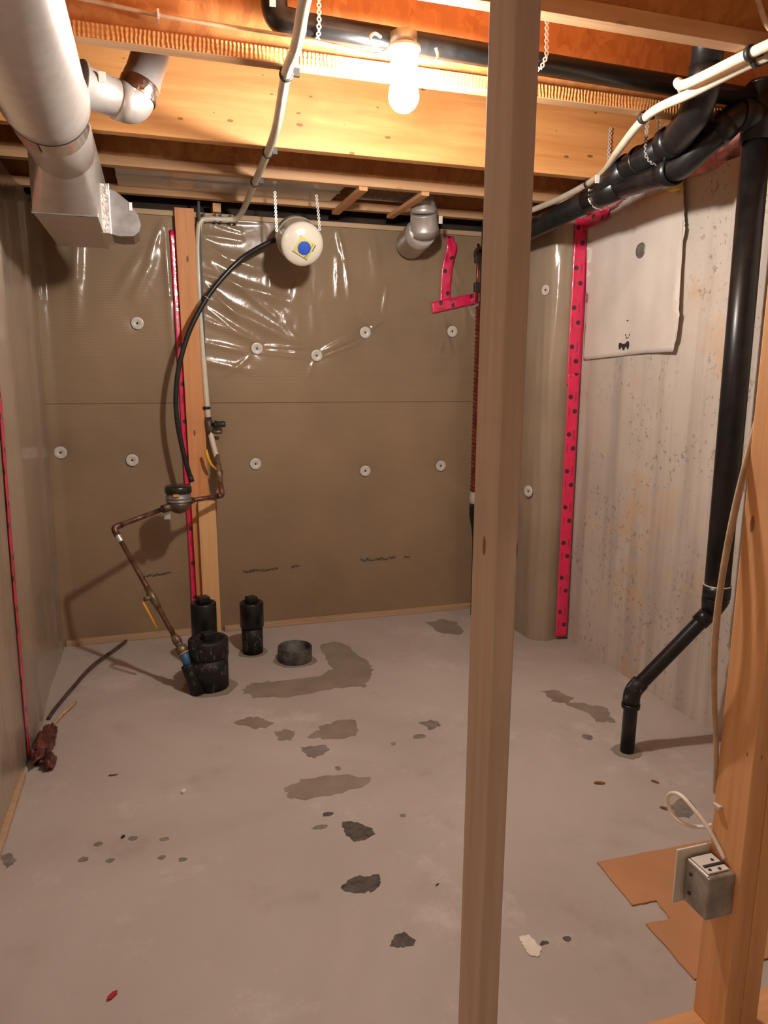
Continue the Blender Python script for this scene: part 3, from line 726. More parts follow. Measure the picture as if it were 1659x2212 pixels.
MB().tube(spline([(1.62, 1.20, 2.214), (1.56, 1.50, 2.216), (1.527, 1.70, 2.217), (1.505, 1.90, 2.208), (1.52, 2.12, 2.217), (1.62, 2.42, 2.20), (1.76, 2.72, 2.212), (1.815, 2.92, 2.218), (1.835, 3.15, 2.215), (1.838, 3.38, 2.215), (1.80, 3.62, 2.205)], 8), .0135, 14).build('tube', M['pex'], t)
clamp(t, (1.52, 2.145, 2.217), (.2, 1, 0), .0135); clamp(t, (1.815, 2.92, 2.218), (.1, 1, 0), .0135); clamp(t, (1.527, 1.69, 2.217), (-.1, 1, 0), .0135)
t = thing('water_tube', 'second white plastic tube hooking up into the joist bay at right', 'pipe', (1.47, 1.8, 2.2))
MB().tube(spline([(1.57, 1.20, 2.218), (1.51, 1.48, 2.219), (1.482, 1.67, 2.219), (1.462, 1.84, 2.214), (1.460, 1.895, 2.220), (1.474, 1.93, 2.240), (1.51, 1.965, 2.252), (1.555, 2.01, 2.254), (1.60, 2.048, 2.252)], 8), .0135, 14).build('tube', M['pex'], t)
clamp(t, (1.482, 1.665, 2.219), (-.1, 1, 0), .0135)

# ------------------------------------------------------------------ lamp
BX, BY, BZ = .679, 2.028, 2.150
t = thing('ceiling_lamp', 'bare glowing bulb in a cream lampholder on the joist', 'lamp', (BX, BY, 2.29))
MB().lathe([(0, .040), (-.002, .044), (-.009, .0445), (-.014, .041), (-.020, .0375), (-.050, .0365), (-.054, .034), (-.046, .026)], (BX, BY, 2.272), (0, 0, 1), 32).build('lampholder', M['cream'], t)
MB().lathe([(0, .038), (.030, .038), (.032, .036)], (BX, BY+.004, 2.273), (0, 0, 1), 8).build('octagon_box', M['steel_dull'], t)
prof = [(.072, .0135), (.060, .0145), (.050, .018), (.038, .0275), (.022, .0375), (.0, .0415), (-.016, .0385), (-.029, .030), (-.038, .018), (-.0415, .0)]
MB().lathe(prof, (BX, BY, BZ), (0, 0, 1), 20, False).build('bulb', M['bulb'], t)
MB().lathe([(0, .0140), (.020, .0140)], (BX, BY, BZ+.058), (0, 0, 1), 16).build('bulb_cap', M['steel'], t)
for i, pts in enumerate([[(BX-.048, BY-.005, 2.235), (BX-.085, BY-.015, 2.255), (BX-.10, BY-.02, 2.272), (BX-.085, BY-.01, 2.288), (BX-.06, BY+.02, 2.295)],
                         [(BX+.05, BY-.012, 2.238), (BX+.075, BY-.02, 2.236), (BX+.088, BY-.02, 2.25), (BX+.085, BY-.015, 2.272)]]):
    MB().tube(spline(pts, 8), .0042, 8).build('wire_loop', M['cable_white'], t)
t = thing('lamp_cable', 'beige cable stapled along the joist web to the bulb', 'cable', (.2, 2.14, 2.3))
MB().tube(spline([(-.45, 2.137, 2.335), (-.123, 2.135, 2.318), (.06, 2.135, 2.306), (.238, 2.128, 2.300), (.40, 2.066, 2.272), (.50, 2.060, 2.262), (.60, 2.058, 2.254), (BX-.045, 2.05, 2.262)], 8), .0055, 8).build('cable', M['cable'], t)
MB().box((.050, 2.125, 2.292), (.056, 2.152, 2.318), .001).build('staple', M['steel'], t)

# ------------------------------------------------------------------ round duct on the left
AX, AZ, R0 = -.236, 2.103, .108
t = thing('round_duct', 'large galvanised round duct along the left wall ending in a box', 'duct', (AX, 2.4, 2.0))
MB().lathe([(0, R0), (2.20, R0), (2.205, R0+.003), (2.235, R0+.004), (2.24, R0+.001), (2.268, R0+.001), (2.272, R0-.002)], (AX, -.05, AZ), (0, 1, 0), 48).build('duct_pipe', M['galv'], t)
MB().lathe([(0, R0-.010), (.11, R0-.011), (.13, R0-.009), (.25, R0-.009), (.255, R0-.012), (.40, R0-.013)], (AX-.003, 2.215, AZ-.002), (0, .9995, -.012), 40).build('duct_collar', M['galv'], t)
mb = MB(); mb.lathe([(0, R0-.0085), (.03, R0-.007), (.08, R0-.0085), (.13, R0-.0075)], (AX-.003, 2.225, AZ-.002), (0, 1, -.012), 40, False); mb.build('tape_wrap', M['cleartape'], t)
mb = MB(); vs = []; fs = []
for i in range(9):
    for k in range(9):
        a = math.radians(205+50*k/8); y = 2.24+.10*i/8
        vs.append((AX-.003+(R0-.005)*math.cos(a), y, AZ-.003+(R0-.005)*math.sin(a)))
for i in range(8):
    for k in range(8): a = i*9+k; fs.append((a, a+9, a+10, a+1))
mb.add(vs, fs, True).build('pink_tape_label', M['pinktape'], t)
MB().lathe([(0, R0-.001), (.0, R0+.0022), (.004, R0+.0022), (.004, R0-.001)], (AX, 2.219, AZ), (0, 1, 0), 48, False).build('joint_gap', M['clip'], t)
# transition to the box
mb = MB(); seg_ = 40; bx0, bx1, bz0, bz1 = -.362, -.158, 1.932, 2.20; ya, yb, yc = 2.60, 2.80, 3.50
vs = []
for k in range(seg_):
    a = 2*PI*k/seg_; vs.append((AX-.004+(R0-.012)*math.cos(a), ya, AZ-.004+(R0-.012)*math.sin(a)))
for k in range(seg_):
    a = 2*PI*k/seg_; c, s = math.cos(a), math.sin(a); q = 1/max(abs(c), abs(s)); cx, cz = (bx0+bx1)/2, (bz0+bz1)/2
    vs.append((cx+c*q*(bx1-bx0)/2, yb, cz+s*q*(bz1-bz0)/2))
mb.add(vs, [(k, (k+1) % seg_, seg_+(k+1) % seg_, seg_+k) for k in range(seg_)], True); mb.build('transition', M['galv'], t)
bxo = MB().box((bx0, yb, bz0), (bx1, yc, bz1), .004).build('box_boot', M['galv'], t)
MB().box((bx0-.003, yb-.004, bz0-.002), (bx1+.002, yb+.006, bz0+.012), .001).build('drive_cleat', M['steel_dull'], bxo)
# side boot
mb = MB()
pr = [(-.158, 1.935), (-.158, 2.095), (-.145, 2.10), (-.105, 2.085), (-.06, 2.05), (-.03, 2.005), (-.022, 1.972), (-.03, 1.945), (-.05, 1.928), (-.10, 1.925)]
mb.prism(pr, (0, 3.32, 0), (1, 0, 0), (0, 0, 1), .20)
mb.build('side_boot', M['grey_metal'], t)
bm_ = MB().box((-.168, 3.085, 1.925), (-.128, 3.335, 2.107), .003).build('foil_tape', M['foil'], t)
MB().box((-.062, 3.116, 2.02), (-.050, 3.119, 2.05)).build('white_label', M['whitepaint'], t)
# branch elbow rising behind the joist
t = thing('branch_duct', 'shiny galvanised branch elbow rising between joist and timber beam', 'duct', (-.06, 2.35, 2.1))
MB().lathe([(0, .058), (.0, .063), (.006, .063), (.008, .052), (.125, .050), (.128, .053)], (-.158, 2.32, 2.185), (.80, .42, -.10), 32).build('takeoff', M['galv'], t)
eb = fillet([(-.066, 2.368, 2.172), (-.022, 2.392, 2.168), (.010, 2.41, 2.250)], .05, 10)
MB().tube(eb, .0535, 28).build('elbow', M['galv'], t)
MB().lathe([(0, .0555), (.018, .056), (.02, .0515), (.30, .0515)], (-.002, 2.402, 2.215), (.36, .15, 1), 32).build('riser', M['galv'], t)
MB().lathe([(0, .0555), (.010, .0570), (.026, .0560), (.040, .0572), (.044, .0555)], (-.012, 2.398, 2.190), (.36, .15, 1), 32, False).build('foil_tape', M['foil'], t)
MB().box((-.105, 2.288, 2.185), (-.086, 2.291, 2.212)).build('white_label', M['whitepaint'], t)

# ------------------------------------------------------------------ metal panning, grille and furring between rear joists
o = MB().box((-.12, 3.395, 2.262), (.89, 3.82, 2.30), .004).box((-.12, 3.60, 2.254), (.89, 3.606, 2.262)).build('sheet_duct', M['galv'], None, (.4, 3.6, 2.262))
tag(o, 'flat galvanised duct lying in the bay between the rear joists', 'duct')
t = thing('vent_grille', 'louvred metal grille beside the flat duct between rear joists', 'grille', (1.1, 3.6, 2.26))
MB().box((.955, 3.43, 2.262), (1.262, 3.445, 2.28)).box((.955, 3.70, 2.262), (1.262, 3.715, 2.28)).box((.955, 3.43, 2.262), (.97, 3.715, 2.28)).box((1.25, 3.43, 2.262), (1.262, 3.715, 2.28)).build('frame', M['galv'], t)
for i in range(17):
    x = .985+i*.0152; MB().add([(x, 3.445, 2.266), (x+.009, 3.445, 2.278), (x+.009, 3.70, 2.278), (x, 3.70, 2.266), (x+.001, 3.445, 2.2652), (x+.010, 3.445, 2.2772), (x+.010, 3.70, 2.2772), (x+.001, 3.70, 2.2652)], [(0, 1, 2, 3), (7, 6, 5, 4), (0, 4, 5, 1), (3, 2, 6, 7), (1, 5, 6, 2), (0, 3, 7, 4)]).build('louvre', M['galv'], t)
for (xa, xb), l in [((.915, .955), 'thin wooden furring strip between rear joists left of the grille'), ((1.212, 1.25), 'thin wooden furring strip between rear joists by the elbow duct')]:
    o = MB().box((xa, 3.345, 2.216), (xb, 3.885, 2.234), .002).build('furring_strip', M['stud'][1], None, ((xa+xb)/2, 3.6, 2.216)); tag(o, l, 'lumber', 'furring strips')
o = MB().box((.315, DB-.05, 2.19), (.355, DB+.10, 2.232), .002).build('furring_block', M['stud'][1], None, (.335, DB, 2.19)); tag(o, 'small wood block above the tube clips on the back wall', 'lumber')
# galvanised elbow to the back wall
t = thing('elbow_duct', 'galvanised round elbow dropping from the rear joists to the back wall', 'duct', (1.36, 3.75, 2.1))
MB().lathe([(0, .052), (.05, .054), (.075, .062), (.08, .066), (.10, .066)], (1.315, 3.60, 2.30), (.12, .28, -.95), 32).build('upper_collar', M['galv'], t)
MB().lathe([(0, .066), (.004, .069), (.008, .067), (.075, .072), (.079, .075), (.083, .073), (.11, .073)], (1.327, 3.628, 2.205), (.20, .42, -.85), 36).build('gore', M['galv'], t)
MB().lathe([(0, .073), (.06, .076), (.064, .080), (.068, .077), (.24, .077)], (1.340, 3.665, 2.125), (.05, 1, -.12), 36).build('outlet', M['galv'], t)
MB().box((1.392, 3.585, 2.148), (1.412, 3.588, 2.184)).build('white_label', M['whitepaint'], t)

# ------------------------------------------------------------------ white tank
t = thing('pressure_tank', 'white pressure tank with blue round sticker hung under the joist', 'tank', (.68, 3.65, 1.95))
F = Vector((.684, 3.50, 1.998)); B = Vector((.690, 3.765, 2.086)); ax = (B-F).normalized(); R = .099
pr = []
for k in range(9): a = k/8*PI/2; pr.append((-.035*math.cos(a), max(R*math.sin(a), 1e-6)))
pr += [(.008, R*1.0), (.10, R), (.20, R)]
for k in range(1, 9): a = k/8*PI/2; pr.append((.20+.06*math.sin(a), max(R*math.cos(a), 1e-6)))
body = MB().lathe(pr, F, ax, 40, False).build('tank_body', M['tank'], t)
MB().lathe([(0, R+.0005), (.004, R+.003), (.010, R+.003), (.014, R+.0005)], F+ax*.125, ax, 40, False).build('seam_band', M['tank'], t)
q = Vector((0, 0, 1)).rotation_difference(ax)
U = Vector((1, 0, 0)); U = (U-ax*U.dot(ax)).normalized(); V = U.cross(-ax).normalized()
if V.z < 0: V = -V
def on_dome(u, v, off): 
    r = min(math.hypot(u, v)/R, .999); return F+U*u+V*v-ax*(.035*math.sqrt(1-r*r)+off)
def sticker(shape, n, off, name, mat, par):
    vs = []; fs = []
    if shape == 'disc':
        cu, cv, rad = n; vs.append(on_dome(cu, cv, off))
        for ring in range(1, 5):
            for k in range(28): a = 2*PI*k/28; vs.append(on_dome(cu+rad*ring/4*math.cos(a), cv+rad*ring/4*math.sin(a), off))
        fs = [(0, 1+k, 1+(k+1) % 28) for k in range(28)]
        for ring in range(3):
            for k in range(28): fs.append((1+ring*28+k, 1+(ring+1)*28+k, 1+(ring+1)*28+(k+1) % 28, 1+ring*28+(k+1) % 28))
    else:
        cu, cv, hw, hh, rot = n; c, s = math.cos(rot), math.sin(rot)
        for j in range(9):
            for i in range(9):
                a, b = (i/4-1)*hw, (j/4-1)*hh; vs.append(on_dome(cu+a*c-b*s, cv+a*s+b*c, off))
        fs = [(j*9+i, j*9+i+1, (j+1)*9+i+1, (j+1)*9+i) for j in range(8) for i in range(8)]
    return MB().add(vs, fs, True).build(name, mat, par)
rot = math.radians(-28)
st = sticker('rect', (.004, -.012, .040, .040, rot), .0010, 'yellow_sticker', None or M['sticker_y'], t)
sticker('disc', (.004, -.012, .031), .0018, 'blue_dot', M['sticker_b'], st)
c_, s_ = math.cos(rot), math.sin(rot)
def loc(a, b): return (.004+a*c_-b*s_, -.012+a*s_+b*c_)
for a, b, hw, hh in [(0, -.0395, .041, .0012), (.040, .022, .0018, .016), (-.040, .036, .001, .005), (.022, -.030, .0008, .010), (.0265, .0, .0008, .036)]:
    u, v = loc(a, b); sticker('rect', (u, v, hw, hh, rot), .0016, 'printed_line', M['ink'], st)
strap([(.578, 3.60, 2.235), (.580, 3.60, 2.15), (.583, 3.60, 2.06)], (0, -1, 0), 'perforated strap holding the left side of the white tank')
strap([(.775, 3.60, 2.235), (.785, 3.60, 2.14), (.789, 3.60, 2.08)], (0, -1, 0), 'perforated strap holding the right side of the white tank')
t = thing('black_hose', 'black hose curving from the white tank down past the stud', 'hose', (.15, 3.75, .86))
MB().tube(spline([(.66, 3.80, 2.075), (.60, 3.78, 2.055), (.51, 3.77, 2.008), (.43, 3.755, 1.953), (.345, 3.75, 1.870), (.268, 3.75, 1.775), (.198, 3.75, 1.660), (.150, 3.75, 1.552), (.112, 3.75, 1.42), (.094, 3.75, 1.285), (.096, 3.75, 1.17), (.111, 3.75, 1.058), (.131, 3.75, .955), (.152, 3.75, .868)], 8), .0125, 14).build('hose', M['hose'], t)
MB().lathe([(0, .0135), (.03, .0145), (.032, .0125)], (.145, 3.75, .90), (.2, 0, -1), 14).build('hose_end', M['clip'], t)
MB().lathe([(0, .0132), (.003, .0132)], (.262, 3.75, 1.767), (-.62, 0, -.78), 14).build('white_ring', M['white_plastic'], t)

# ------------------------------------------------------------------ water meter and copper line
t = thing('water_meter', 'water meter with copper pipes in front of the back stud', 'meter', (.082, 3.62, .75))
mc = Vector((.082, 3.62, .795))
MB().lathe([(-.060, .012), (-.052, .030), (-.040, .046), (-.018, .054), (.0, .056)], mc, (0, 0, 1), 28).build('meter_body', M['brass_dark'], t)
mb = MB().lathe([(-.002, .057), (.0, .061), (.006, .061), (.008, .058), (.014, .058), (.016, .061), (.022, .061), (.024, .058), (.042, .058)], mc, (0, 0, 1), 30); mb.build('register_ring', M['grey_metal'], t)
lid = MB().lathe([(.042, .058), (.044, .064), (.070, .063), (.078, .056), (.080, .0)], mc, (0, 0, 1), 30, False).build('lid', M['black_plastic'], t)
MB().box(mc+Vector((-.026, -.0625, .030)), mc+Vector((.002, -.0575, .043)), .001).build('yellow_tab', M['yellow'], t)
e1 = Vector((-.214, 3.47, .711)); m_in = Vector((.025, 3.59, .772)); m_out = Vector((.135, 3.655, .789)); e2 = Vector((.303, 3.78, .788))
MB().cyl(m_in+Vector((-.02, -.01, -.006)), mc+Vector((-.03, -.015, -.02)), .020, 20).build('meter_coupling', M['brass_dark'], t); MB().cyl(mc+Vector((.03, .018, -.012)), m_out+Vector((.004, .002, 0)), .019, 20).build('meter_coupling', M['brass_dark'], t)
RC = .0115
MB().cyl(m_in+Vector((-.012, -.006, -.004)), e1, RC, 18).build('inlet_pipe', M['copper'], t)
MB().cyl(m_out, e2, RC, 18).build('outlet_pipe', M['copper'], t)
MB().lathe([(0, .0145), (.028, .0145)], m_out-Vector((.006, .003, 0)), e2-m_out, 18).build('copper_nut', M['copper'], t)
mb = MB(); mb.tube(fillet([e1+(m_in-e1).normalized()*.042, e1, e1+Vector((.151, -.15, -.318)).normalized()*.042], .025, 8), .0148, 18); mb.build('elbow', M['copper'], t)
MB().box(mc+Vector((-.072, -.012, -.085)), mc+Vector((-.042, -.009, -.040)), .001).build('tag_bracket', M['steel'], t)
bt = Vector((.052, 3.198, .205)); dvec = (bt-e1)
MB().cyl(e1, bt, RC, 18).build('riser_pipe', M['copper'], t)
MB().lathe([(.018, .0125), (.04, .0125), (.042, .0118), (.075, .0118)], e1, dvec, 16, False).build('solder_joint', M['steel'], t)
vp = e1+dvec*.585; dn = dvec.normalized()
mb = MB().lathe([(-.055, .0145), (-.03, .0145), (-.028, .018), (.028, .018), (.03, .0145), (.055, .0145)], vp, dn, 14); mb.cyl(vp, vp+Vector((-.035, -.02, .0)), .010, 12); mb.build('ball_valve', M['brass'], t)
mb = MB(); h0 = vp+Vector((-.042, -.022, -.012)); MB_dir = Vector((.055, -.03, -.12))
mb.tube([h0, h0+MB_dir*.2, h0+MB_dir], .0055, 10, [.004, .006, .0055]); mb.build('valve_lever', M['yellow'], t)
mb = MB().lathe([(-.02, .014), (.0, .02), (.018, .021), (.022, .017), (.036, .017), (.038, .025), (.07, .026), (.074, .019)], bt-dn*.045, dn, 8); mb.build('compression_fitting', M['brass'], t)
MB().lathe([(.0, .0225), (.004, .0225)], bt+dn*.026, dn, 20).build('white_ring', M['white_plastic'], t)
fl = Vector((.117, 3.143, .0)); mid = bt+(fl-bt)*.42
MB().cyl(bt+dn*.02, mid, .019, 20).build('blue_pipe', M['blue'], t)
MB().lathe([(-.012, .029), (0, .030), ((fl-mid).length, .030)], mid, fl-mid, 24).build('floor_sleeve', M['abs_dusty'], t)
# far side of the meter: elbow up, valve, tube
mb = MB(); mb.tube(fillet([e2-(e2-m_out).normalized()*.035, e2, e2+Vector((-.006, .030, .055))], .022, 8), .0148, 18); mb.build('elbow', M['copper'], t)
u0 = e2+Vector((-.004, .022, .04)); u1 = Vector((.290, 3.858, .97))
MB().cyl(u0, u1, RC, 16).build('upper_pipe', M['copper'], t)
ud = (u1-u0); mb = MB().lathe([(.02, .014), (.05, .0145), (.055, .019), (.085, .021), (.09, .017), (.12, .017), (.125, .014), (ud.length+.02, .0148)], u0, ud, 14); mb.build('ball_valve', M['brass'], t)
hv = u0+ud*.62
MB().tube([hv+Vector((-.012, -.012, .0)), hv+Vector((-.040, -.020, .03)), hv+Vector((-.052, -.022, .06)), hv+Vector((-.062, -.022, .105))], .0085, 10, [.005, .0085, .009, .008]).build('valve_lever', M['yellow'], t)
# stop valve on the white tube
t = thing('stop_valve', 'small stop valve with black knob on the white tube', 'valve', (.262, 3.89, 1.12))
MB().lathe([(-.045, .017), (-.03, .017), (-.028, .021), (.028, .021), (.03, .017), (.045, .017)], (.2575, 3.893, 1.138), (.09, 0, -1), 14).build('valve_body', M['brass_dark'], t)
MB().lathe([(0, .010), (.022, .010), (.022, .016), (.030, .022), (.034, .022), (.034, .016), (.075, .0155), (.078, .013)], (.262, 3.885, 1.143), (.95, -.25, .05), 16).build('knob', M['clip'], t)
MB().cyl((.27, 3.885, 1.105), (.320, 3.87, 1.108), .009, 12).build('drain_spout', M['brass'], t)

# ------------------------------------------------------------------ copper heat-recovery coil behind the lone stud
t = thing('copper_coil', 'ribbed copper coil pipe standing at the back corner behind the stud', 'pipe', (1.755, 3.80, .4))
pr = []; z = .745
while z < 1.775:
    pr += [(z, .045), (z+.004, .050), (z+.012, .0515), (z+.018, .050), (z+.0215, .045)]; z += .0225
MB().lathe(pr, (1.757, 3.80, 0), (0, 0, 1), 26).build('coil', M['copper_coil'], t)
MB().cyl((1.757, 3.80, 1.77), (1.757, 3.80, 2.23), .030, 20).build('drain_pipe', M['abs'], t)
MB().cyl((1.700, 3.785, 1.795), (1.700, 3.785, 2.10), .0075, 10).build('copper_tube', M['copper_coil'], t)
for za, zb in ((1.85, 1.90), (2.0, 2.04)): MB().box((1.684, 3.775, za), (1.716, 3.80, zb), .003).build('bracket', M['clip'], t)
MB().lathe([(.675, .050), (.678, .0545), (.718, .0545), (.722, .050), (.745, .047)], (1.757, 3.80, 0), (0, 0, 1), 26).build('band_clamp', M['steel'], t)
MB().lathe([(.675, .053), (.60, .052), (.56, .044), (.52, .036), (.46, .030), (.39, .028), (0, .028)], (1.757, 3.80, 0), (0, 0, 1), 26).build('trap_fitting', M['abs'], t)

# ------------------------------------------------------------------ floor clean-outs
def cleanout(cx, cy, r, zc, ztop, label, mats, square, capr):
    t = thing('floor_cleanout', label, 'drain pipe', (cx, cy, 0), 'capped black pipes in the floor')
    MB().lathe([(0, r), (zc, r)], (cx, cy, 0), (0, 0, 1), 32).build('pipe', mats[1], t)
    MB().lathe([(zc-.01, r+.001), (zc-.008, capr), (ztop-.006, capr), (ztop, capr-.006), (ztop-.001, capr*.72), (ztop-.008, capr*.70), (ztop-.008, 0)], (cx, cy, 0), (0, 0, 1), 32, False).build('cap', mats[0], t)
    a = square; n = Vector((cx, cy, ztop-.008)); rotm = Matrix.Rotation(.35, 3, 'Z')
    mb = MB().box((-a, -a, 0), (a, a, .036), .004); mb.v = [rotm @ v+n for v in mb.v]; mb.build('square_plug', mats[0], t)
    return t
cleanout(.172, 3.215, .086, .16, .232, 'wide dusty black capped pipe beside the blue water line', (M['abs_dusty'], M['abs_dusty']), .026, .0895)
cleanout(.168, 3.43, .052, .12, .335, 'narrow tall black capped pipe just behind the wide one', (M['abs'], M['abs_dusty']), .026, .0605)
cleanout(.412, 3.575, .0535, .150, .270, 'narrow black capped pipe standing right of the back stud', (M['abs'], M['abs_dusty']), .025, .0600)
t = thing('pipe_stub', 'low open grey black pipe ring cut off above the floor', 'drain pipe', (.602, 3.415, 0))
MB().lathe([(0, .085), (.068, .085), (.072, .083), (.070, .076), (.002, .076), (.001, 0)], (.602, 3.415, 0), (0, 0, 1), 40, False).build('ring', plain('weathered_grey_pipe', (.085, .08, .076), .6, 0, .5, 18), t)

# ------------------------------------------------------------------ floor patches and stains
def patch(pts, mat, z, jag=.006, sub=5):
    pl = []
    for i in range(len(pts)):
        a, b = pts[i], pts[(i+1) % len(pts)]
        for k in range(sub):
            p = lerp(a, b, k/sub); L = math.dist(a, b); j = min(jag, L*.12)
            pl.append((p[0]+random.uniform(-j, j), p[1]+random.uniform(-j, j)))
    area = sum(pl[i][0]*pl[(i+1) % len(pl)][1]-pl[(i+1) % len(pl)][0]*pl[i][1] for i in range(len(pl)))
    if area < 0: pl.reverse()
    MB().prism(pl, (0, 0, -.001), (1, 0, 0), (0, 1, 0), .001+z).build('floor_patch', mat, floor)
PT, PD, PM = M['patch'], M['patch_dark'], M['patch_mid']
patch([(.301, 3.125), (.36, 3.18), (.479, 3.188), (.677, 3.185), (.748, 3.25), (.752, 3.369), (.77, 3.57), (.84, 3.60), (.905, 3.54), (.93, 3.38), (.945, 3.25), (.936, 3.17), (.901, 3.092), (.852, 2.999), (.795, 3.031), (.662, 3.019), (.491, 3.005), (.342, 3.039)], PT, .0008, .012)
patch([(.24, 2.821), (.291, 2.857), (.347, 2.849), (.394, 2.776), (.361, 2.744), (.306, 2.748)], PT, .0008, .010)
patch([(.382, 2.698), (.431, 2.711), (.469, 2.68), (.443, 2.618), (.398, 2.623)], PT, .0008)
patch([(.508, 2.622), (.592, 2.705), (.714, 2.724), (.723, 2.646), (.696, 2.582), (.599, 2.572)], PT, .0008, .010)
patch([(.466, 2.548), (.557, 2.546), (.566, 2.492), (.501, 2.455), (.466, 2.501)], PM, .0006)
patch([(.361, 2.297), (.423, 2.325), (.574, 2.321), (.663, 2.269), (.653, 2.235), (.546, 2.207), (.415, 2.2), (.366, 2.232)], PT, .0008, .008)
patch([(.503, 2.048), (.548, 2.032), (.588, 1.985), (.582, 1.95), (.544, 1.937), (.519, 1.938), (.498, 1.987)], PD, .001, .005)
patch([(.426, 1.754), (.474, 1.784), (.547, 1.772), (.54, 1.734), (.515, 1.712), (.463, 1.718), (.435, 1.736)], PD, .001, .005)
patch([(.491, 1.516), (.52, 1.543), (.547, 1.546), (.564, 1.513), (.547, 1.494), (.518, 1.499)], PD, .001, .005)
patch([(1.419, 3.747), (1.548, 3.768), (1.605, 3.693), (1.555, 3.511), (1.457, 3.54)], PT, .0008, .012)
patch([(1.611, 2.741), (1.677, 2.732), (1.711, 2.632), (1.652, 2.592), (1.605, 2.629)], PT, .0008, .010)
patch([(1.646, 2.593), (1.725, 2.579), (1.792, 2.504), (1.746, 2.386), (1.681, 2.405), (1.691, 2.489)], PT, .0009, .010)
patch([(1.579, 1.82), (1.639, 1.844), (1.664, 1.817), (1.645, 1.773), (1.591, 1.741), (1.551, 1.769)], PM, .0008, .007)
patch([(.819, 1.445), (.849, 1.44), (.857, 1.393), (.832, 1.373), (.817, 1.381), (.816, 1.414)], M['plaster'], .003, .003)
patch([(.972, 2.614), (1.034, 2.617), (1.056, 2.568), (.992, 2.534)], PM, .0008, .008)
patch([(-.509, 2.173), (-.483, 2.183), (-.459, 2.136), (-.478, 2.104)], PM, .0008, .004)
for cx, cy, ra, rb, m in [(-.236, 2.15, .014, .011, PM), (-.272, 2.087, .016, .013, PM), (-.196, 2.06, .014, .011, PM), (-.135, 2.15, .014, .012, PM), (-.043, 2.118, .016, .010, PM), (-.05, 2.031, .012, .011, PM), (.008, 2.003, .013, .010, PM),
                       (.936, 1.404, .012, .010, PD), (.872, 1.408, .014, .007, PD), (1.57, 2.307, .022, .022, PM), (.816, 2.474, .012, .014, PM), (.567, 2.362, .012, .014, PM), (.701, 2.022, .010, .010, PM), (.47, 2.10, .02, .012, PD), (.43, 2.04, .03, .012, PM), (.93, 2.50, .03, .018, PM)]:
    patch([(cx+ra*math.cos(a)*random.uniform(.8, 1.2), cy+rb*math.sin(a)*random.uniform(.8, 1.2)) for a in [2*PI*k/8 for k in range(8)]], m, .0007, .002, 2)
# cement collars where the pipes leave the slab
for cx, cy, r in [(.172, 3.205, .118), (.412, 3.57, .078), (.602, 3.41, .108), (1.655, 2.168, .058)]:
    patch([(cx+r*random.uniform(.9, 1.08)*math.cos(a), cy+r*random.uniform(.9, 1.08)*math.sin(a)) for a in [2*PI*k/14 for k in range(14)]], PT, .0012, .004, 2)

# ------------------------------------------------------------------ loose things on the floor
cb = [(1.176, 1.636), (1.36, 1.632), (1.62, 1.622), (1.63, 1.20), (1.157, 1.202), (1.159, 1.387), (1.231, 1.382), (1.241, 1.451), (1.166, 1.455)]
cb.reverse(); pl = []
for i in range(len(cb)):
    a, b = cb[i], cb[(i+1) % len(cb)]
    for k in range(6):
        p = lerp(a, b, k/6); pl.append((p[0]+random.uniform(-.003, .003)*(k > 0), p[1]+random.uniform(-.0015, .0015)*(k > 0)))
o = MB().prism(pl, (0, 0, .001), (1, 0, 0), (0, 1, 0), .004).build('cardboard_sheet', M['cardboard'], None, (1.35, 1.42, .001))
ar = sum(pl[i][0]*pl[(i+1) % len(pl)][1]-pl[(i+1) % len(pl)][0]*pl[i][1] for i in range(len(pl)))
if ar < 0: o.data.flip_normals()
tag(o, 'flat piece of brown cardboard with a notched edge on the floor', 'cardboard')
t = thing('floor_cable', 'dark brown cable lying curved on the floor near the left wall', 'cable', (-.35, 3.5, .006))
MB().tube(spline([(-.215, 3.885, .012), (-.26, 3.76, .020), (-.354, 3.547, .026), (-.42, 3.34, .016), (-.470, 3.16, .008), (-.488, 3.06, .008)], 8), .008, 10).build('cable', M['wire_brown'], t)
MB().lathe([(0, .0075), (.004, .0085), (.06, .0085), (.064, .0075)], (-.214, 3.888, .012), (-.33, -.94, .03), 10).build('red_end', M['redwrap'], t)
o = MB().tube([(-.395, 3.185, .012), (-.44, 3.07, .011), (-.478, 2.94, .010)], .006, 8).build('wood_stick', M['straw'], None, (-.44, 3.07, .006)); tag(o, 'pale thin stick lying beside the brown cable', 'stick')
bm = bmesh.new(); bmesh.ops.create_icosphere(bm, subdivisions=4, radius=1)
for v in bm.verts:
    d = v.co.normalized(); f = 1+.45*noise.noise(d*2.6)+.22*noise.noise(d*7)
    v.co = Vector((-.468+d.x*.030*f+d.y*.014, 2.80+d.y*.13*f, max(.001, .028+d.z*.034*f)))
bm.verts.index_update()
o = MB().add([v.co.copy() for v in bm.verts], [[v.index for v in f.verts] for f in bm.faces], True).build('tape_wad', M['redwrap'], None, (-.468, 2.80, 0)); bm.free()
tag(o, 'crumpled dark red tape wad at the foot of the left wall', 'tape')
bm = bmesh.new(); bmesh.ops.create_icosphere(bm, subdivisions=3, radius=1)
for v in bm.verts:
    d = v.co.normalized(); f = 1+.4*noise.noise(d*2.2+Vector((4, 0, 0)))
    v.co = Vector((-.435+d.x*.022*f, 2.675+d.y*.045*f, max(.001, .02+d.z*.026*f)))
bm.verts.index_update()
o = MB().add([v.co.copy() for v in bm.verts], [[v.index for v in f.verts] for f in bm.faces], True).build('tape_wad', M['redwrap'], None, (-.435, 2.675, 0)); bm.free()
tag(o, 'smaller dark tape scrap in front of the crumpled red wad', 'tape')
